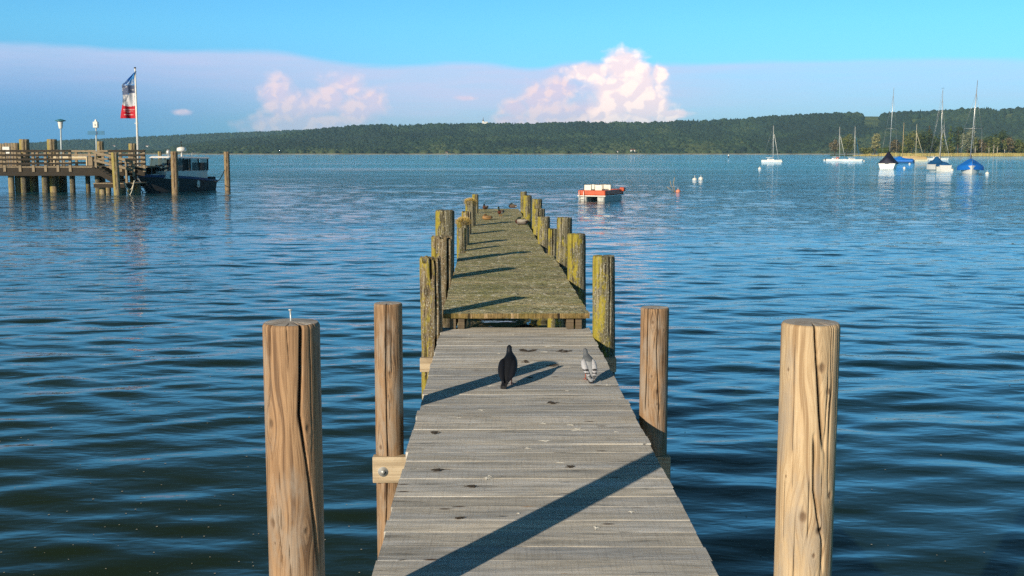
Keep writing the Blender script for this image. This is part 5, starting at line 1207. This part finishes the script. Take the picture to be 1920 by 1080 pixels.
# pale bench-like beam behind the railing
m = MB(); m.box(xw(100, YP + 5), xw(163, YP + 5), YP + 5, YP + 5.25, zw(297.5), zw(293.5)); m.box(xw(100, YP + 5), xw(102, YP + 5), YP + 5, YP + 5.2, zd, zw(297.5)); m.box(xw(161, YP + 5), xw(163, YP + 5), YP + 5, YP + 5.2, zd, zw(297.5)); o = m.build('bench', plain('pale_beam', (.60, .50, .33), .7), None); tag(o, 'pale wooden bench standing on the pier behind the railing', 'bench')
m = MB(); m.box(xw(165, YP + 4), xw(173, YP + 4), YP + 4, YP + 4.5, zd + .004, zw(294)); o = m.build('timber_box', M_pl, None); tag(o, 'grey timber box on the pier at the head of the stairs', 'box')
# stairs down to the landing
st_ = empty('pier_stairs', (0, 0, 0)); tag(st_, 'wooden stairs with handrails going down from the pier to the landing stage', 'stairs')
YS = YP - 1.9
a = Q(172, 312, YS); b_ = Q(222, 344, YS)
for Y in (YS, YS + 1.7):
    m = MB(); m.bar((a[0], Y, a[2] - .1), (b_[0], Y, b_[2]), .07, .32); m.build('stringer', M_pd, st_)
for k in range(8):
    f_ = (k + .5) / 8; X = a[0] + (b_[0] - a[0]) * f_; Z = a[2] + (b_[2] - a[2]) * f_; m = MB(); m.box(X - .15, X + .15, YS + .04, YS + 1.66, Z, Z + .05); m.build('tread', M_pl, st_)
for Y in (YS - .05, YS + 1.75):
    for (p0, p1) in (((174, 284.5), (253, 305)), ((176, 300), (253, 320))):
        A, B = Q(*p0, Y), Q(*p1, Y); m = MB(); m.bar(A, B, .07, .15); m.build('handrail', M_pl, st_)
    for (px, y0, y1) in ((179, 284, 316), (236, 300, 352), (250, 303, 330)):
        A, B = Q(px, y0, Y + .08), Q(px, y1, Y + .08); m = MB(); m.bar(A, (A[0], A[1], B[2]), .13, .13, 0, (0, 1, 0)); m.build('handrail_post', M_pl, st_)
m = MB(); zl = Q(230, 343, YS)[2]
X = xw(176, YS)
while X < xw(252, YS): m.box(X, X + .17, YS - .3, YS + 2.2, zl - .06, zl, rg.random()); X += .19
m.build('landing', M_pl, st_)
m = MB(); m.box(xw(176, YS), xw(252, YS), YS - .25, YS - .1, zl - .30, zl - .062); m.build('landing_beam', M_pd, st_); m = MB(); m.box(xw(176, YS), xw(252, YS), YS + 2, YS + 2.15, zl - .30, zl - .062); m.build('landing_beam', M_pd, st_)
for px, Yq in ((190, .2), (200, 1.8), (243, .1), (256, 1.8), (228, 1.8)):
    o = post_geo('landing_pile', xw(px, YS + Yq), YS + Yq, -1.0, zl - .07, .20, [M_pile], n=20, m_=8, seed=px); o.parent = st_
m = MB(); A, B = Q(236, 341, YS - .1), Q(258, 338, YS + .2)
for sag, dd in ((.55, 0), (.85, .1)): m.tube([(A[0] + (B[0] - A[0]) * k / 12, A[1] - .25 - dd, A[2] + (B[2] - A[2]) * k / 12 - sag * math.sin(math.pi * k / 12)) for k in range(13)], .028, 6)
tag(m.build('rope', plain('pale_rope', (.60, .56, .44), .8), None), 'pale rope hanging in loops from the landing stage', 'rope')
# lamps, board, flag
M_pole = plain('pale_blue_grey_pole', (.45, .52, .55), .4); M_gl = plain('opal_glass', (.82, .80, .74), .25, 0, .05); M_teal = plain('teal_lamp_cap', (.05, .20, .27), .4)
Y = YP + 3.0; A = Q(116, 312, Y); t = empty('pier_lamp', (A[0], Y, zd)); tag(t, 'pier lamp with white conical glass under a flat teal cap', 'lamp')
zt = Q(114, 241, Y)[2] - zd; lx = Q(113.5, 235, Y)[0] - A[0]; u = Y / FPX
m = MB(); m.tube([(0, 0, 0), (lx, 0, zt)], [.065, .05], 8); m.build('pole', M_pole, t)
m = MB(); m.lathe(lx, 0, [(3.2 * u, zt), (4.9 * u, zt + 13 * u)], 16); m.lathe(lx, 0, [(.01, zt), (3.2 * u, zt)], 16); m.build('lamp_glass', M_gl, t)
m = MB(); m.lathe(lx, 0, [(5 * u, zt + 12.7 * u), (10 * u, zt + 14 * u), (9.5 * u, zt + 15 * u), (3 * u, zt + 17 * u), (.01, zt + 17.6 * u)], 20); m.build('lamp_cap', M_teal, t)
Y = YP + 3.4; A = Q(181.5, 312, Y); t = empty('lamp_post', (A[0], Y, zd)); tag(t, 'post carrying a small white box lamp above a blue name board', 'lamp')
u = Y / FPX; lx = Q(180, 240, Y)[0] - A[0]; zt = Q(180, 239.5, Y)[2] - zd
m = MB(); m.tube([(0, 0, 0), (lx, 0, zt)], .05, 8); m.build('pole', M_pole, t)
m = MB(); m.box(lx - 4.2 * u, lx + 4.2 * u, -.15, .15, zt, zt + 11 * u); m.lathe(lx, 0, [(3.6 * u, zt + 11 * u), (1.8 * u, zt + 12.5 * u), (1.8 * u, zt + 14.5 * u), (.01, zt + 15.5 * u)], 12); m.build('lamp_box', M_gl, t, .02)
m = MB(); m.tube([(lx, -.16, zt + 7 * u), (lx + 1.2 * u, -.16, zt + 5.0 * u), (lx, -.16, zt + 3.4 * u), (lx - 1 * u, -.16, zt + 5 * u), (lx, -.16, zt + 7 * u)], .02, 5); m.build('lamp_mark', M_pole, t)
m = MB(); zb = Q(180, 253, Y)[2] - zd; m.box(lx - 15 * u, lx + 16 * u, -.10, -.065, zb, zb + 7.4 * u); m.build('name_board', plain('blue_board', (.002, .15, .32), .5), t)
m = MB(); m.box(lx + .8 * u, lx + 3 * u, -.115, -.105, zb + 1 * u, zb + 6.4 * u); m.build('board_clamp', plain('dark_blue', (.01, .05, .15), .5), t)
Y = YP + 2.2; A = Q(259.5, 310, Y); B = Q(253.2, 128.5, Y); t = empty('flagpole', (A[0], Y, zd)); tag(t, 'tall white flagpole on the pier carrying a banner flag', 'flagpole')
u = Y / FPX; tp = (B[0] - A[0], 0, B[2] - zd); m = MB(); m.tube([(0, 0, 0), (tp[0] * .5, 0, tp[2] * .5), tp], [.085, .07, .05], 10); m.build('pole', M_wh, t)
m = MB(); m.lathe(tp[0], 0, [(.05, tp[2]), (.075, tp[2] + .02), (.075, tp[2] + .08), (.01, tp[2] + .1)], 10); m.build('pole_cap', M_black, t)
def f_flag(g, b):
    c = g.attr('Col', 'Color'); g.nt.links.new(c, b.inputs['Base Color']); b.inputs['Roughness'].default_value = .7
    tr = g.n('ShaderNodeBsdfTranslucent', {'Color': c}); mx = g.n('ShaderNodeMixShader', {0: .25, 1: b.outputs[0], 2: tr.outputs[0]})
    out = [n for n in g.nt.nodes if n.type == 'OUTPUT_MATERIAL'][0]; g.nt.links.new(mx.outputs[0], out.inputs[0])
# banner: hoist edge on the pole, slanted top edge, photo of a steamer between blue sky and a red foot
nu, nv = 60, 110; UU, VV = np.meshgrid(np.linspace(0, 1, nu), np.linspace(0, 1, nv))
xr_ = 254.2 + VV * 1.5; xl_ = np.where(VV < .26, 0, 0) + 226.5 + np.interp(VV, [0, .1, .24, .28, 1], [27.5, 19, 6.5, 1.0, 0])
PX = xl_ + (xr_ - xl_) * UU; top_ = 133.5; PY = top_ + VV * 88.5 + np.where(VV > .0, (1 - UU) * 0, 0)
wav = .22 * np.sin(UU * 7 + VV * 3.0) * (1 - UU * .9) + .10 * np.sin(UU * 15 - VV * 8) * (1 - UU)
Xw = (PX - 960) / FPX * Y / .985; Zw = np.array([[Q(250, py, Y)[2] for py in row[:1]] for row in PY]) * np.ones_like(PX)
Xw = np.array([[Q(px, py, Y)[0] for px, py in zip(r1, r2)] for r1, r2 in zip(PX, PY)])
u01 = (PX - 226.5) / 28.5
colr = np.zeros(PX.shape + (3,)); nz = fbm(u01 * 9, VV * 16, 5, 3); n2_ = fbm(u01 * 5, VV * 30, 9, 3)
blue = np.array((.05, .30, .72)); pale = np.array((.42, .56, .78)); dark = np.array((.09, .13, .24)); white = np.array((.75, .76, .80)); red = np.array((.55, .008, .03))
colr[:] = blue; k_ = np.clip((nz - .40) * 6 * np.clip((VV - .12) * 8, 0, 1), 0, 1)[..., None]; colr = colr * (1 - k_) + pale * k_
m_ = (VV > .30) & (VV < .47); colr[m_] = np.where((n2_[m_] > .55)[:, None], white * .7, dark)
m_ = (VV > .44) & (VV < .52) & (u01 < .55); colr[m_] = dark
m_ = (VV > .50); q_ = np.clip((nz - .35) * 4, 0, 1)[..., None]; cc = pale * .35 * (1 - q_) + white * .75 * q_ ; colr[m_] = cc[m_]
m_ = (VV > .46) & (u01 > .62 - (VV - .46) * 1.3) & (u01 < .9) & (VV < .8); colr[m_] = white
m_ = VV > .70 + .035 * u01 * (1 - u01) * 4 + .02 * u01; colr[m_] = red
for v0, a0, a1 in ((.815, .15, .9), (.845, .22, .8), (.868, .45, .62), (.92, .25, .8)):
    m_ = (np.abs(VV - v0) < .008) & (u01 > a0) & (u01 < a1) & (np.sin(u01 * 90) > -.5); colr[m_] = (.8, .6, .6)
V = np.stack([Xw - A[0], wav - .02, Zw - zd], -1).reshape(-1, 3); idx = np.arange(V.shape[0]).reshape(nv, nu)
F = np.stack([idx[:-1, :-1], idx[1:, :-1], idx[1:, 1:], idx[:-1, 1:]], -1).reshape(-1, 4)
o = link('banner_flag', np_mesh('banner_flag', V, F, {'Col': colr.reshape(-1, 3)}), material('banner_cloth', f_flag), None, True); o.location = t.location
sd = o.modifiers.new('cloth', 'SOLIDIFY'); sd.thickness = .006
tag(o, 'tall banner flag with a ship picture on blue and a red foot with white lines', 'flag')
m = MB(); m.tube([(tp[0] * .35 - .16, 0, Q(256, 231, Y)[2] - zd), (tp[0] * .35 + .14, 0, Q(256, 231, Y)[2] - zd)], .02, 6); m.build('cleat', M_wh, t)
# free standing mooring piles
for (px, top, bot, w, label, s) in ((220, 286, 362.5, 12.5, 'leaning pale mooring pile in front of the pier stairs', 1), (329, 284, 363, 13, 'brown mooring pile in front of the motor boat', 2), (427, 284.5, 357, 10.5, 'mooring pile standing right of the motor boat, dark below', 3)):
    q = P(px, bot, 0); q = Q(px, bot, YP - 2.9) if s == 1 else q; Y = q[1]; ztop = Q(px, top, Y)[2]
    ln = (-.03, 0) if s == 1 else (.0, 0)
    o = post_geo('mooring_pile', q[0] - ln[0] * 1.0, Y, -1.0, ztop, w / FPX * Y / 2, [M_pile if s == 1 else M_pbrown, M_cap] if 'M_pbrown' in globals() else [M_pile, M_cap], [([(15, ztop), (10, .3)], .02, .05)], [], n=40, m_=30, seed=s + 600, furrow=.006, lean=ln)
    tag(o, label, 'pile', 'mooring piles beside the pier')
A = Q(394, 331, 80.0); B = Q(421, 319, 75.5); m = MB(); m.tube([(A[0] + (B[0] - A[0]) * k / 10, A[1] + (B[1] - A[1]) * k / 10, A[2] + (B[2] - A[2]) * k / 10 - .55 * math.sin(math.pi * k / 10)) for k in range(11)], .03, 6)
tag(m.build('mooring_rope', M_black, None), 'dark mooring rope sagging from the motor boat to the right pile', 'rope')
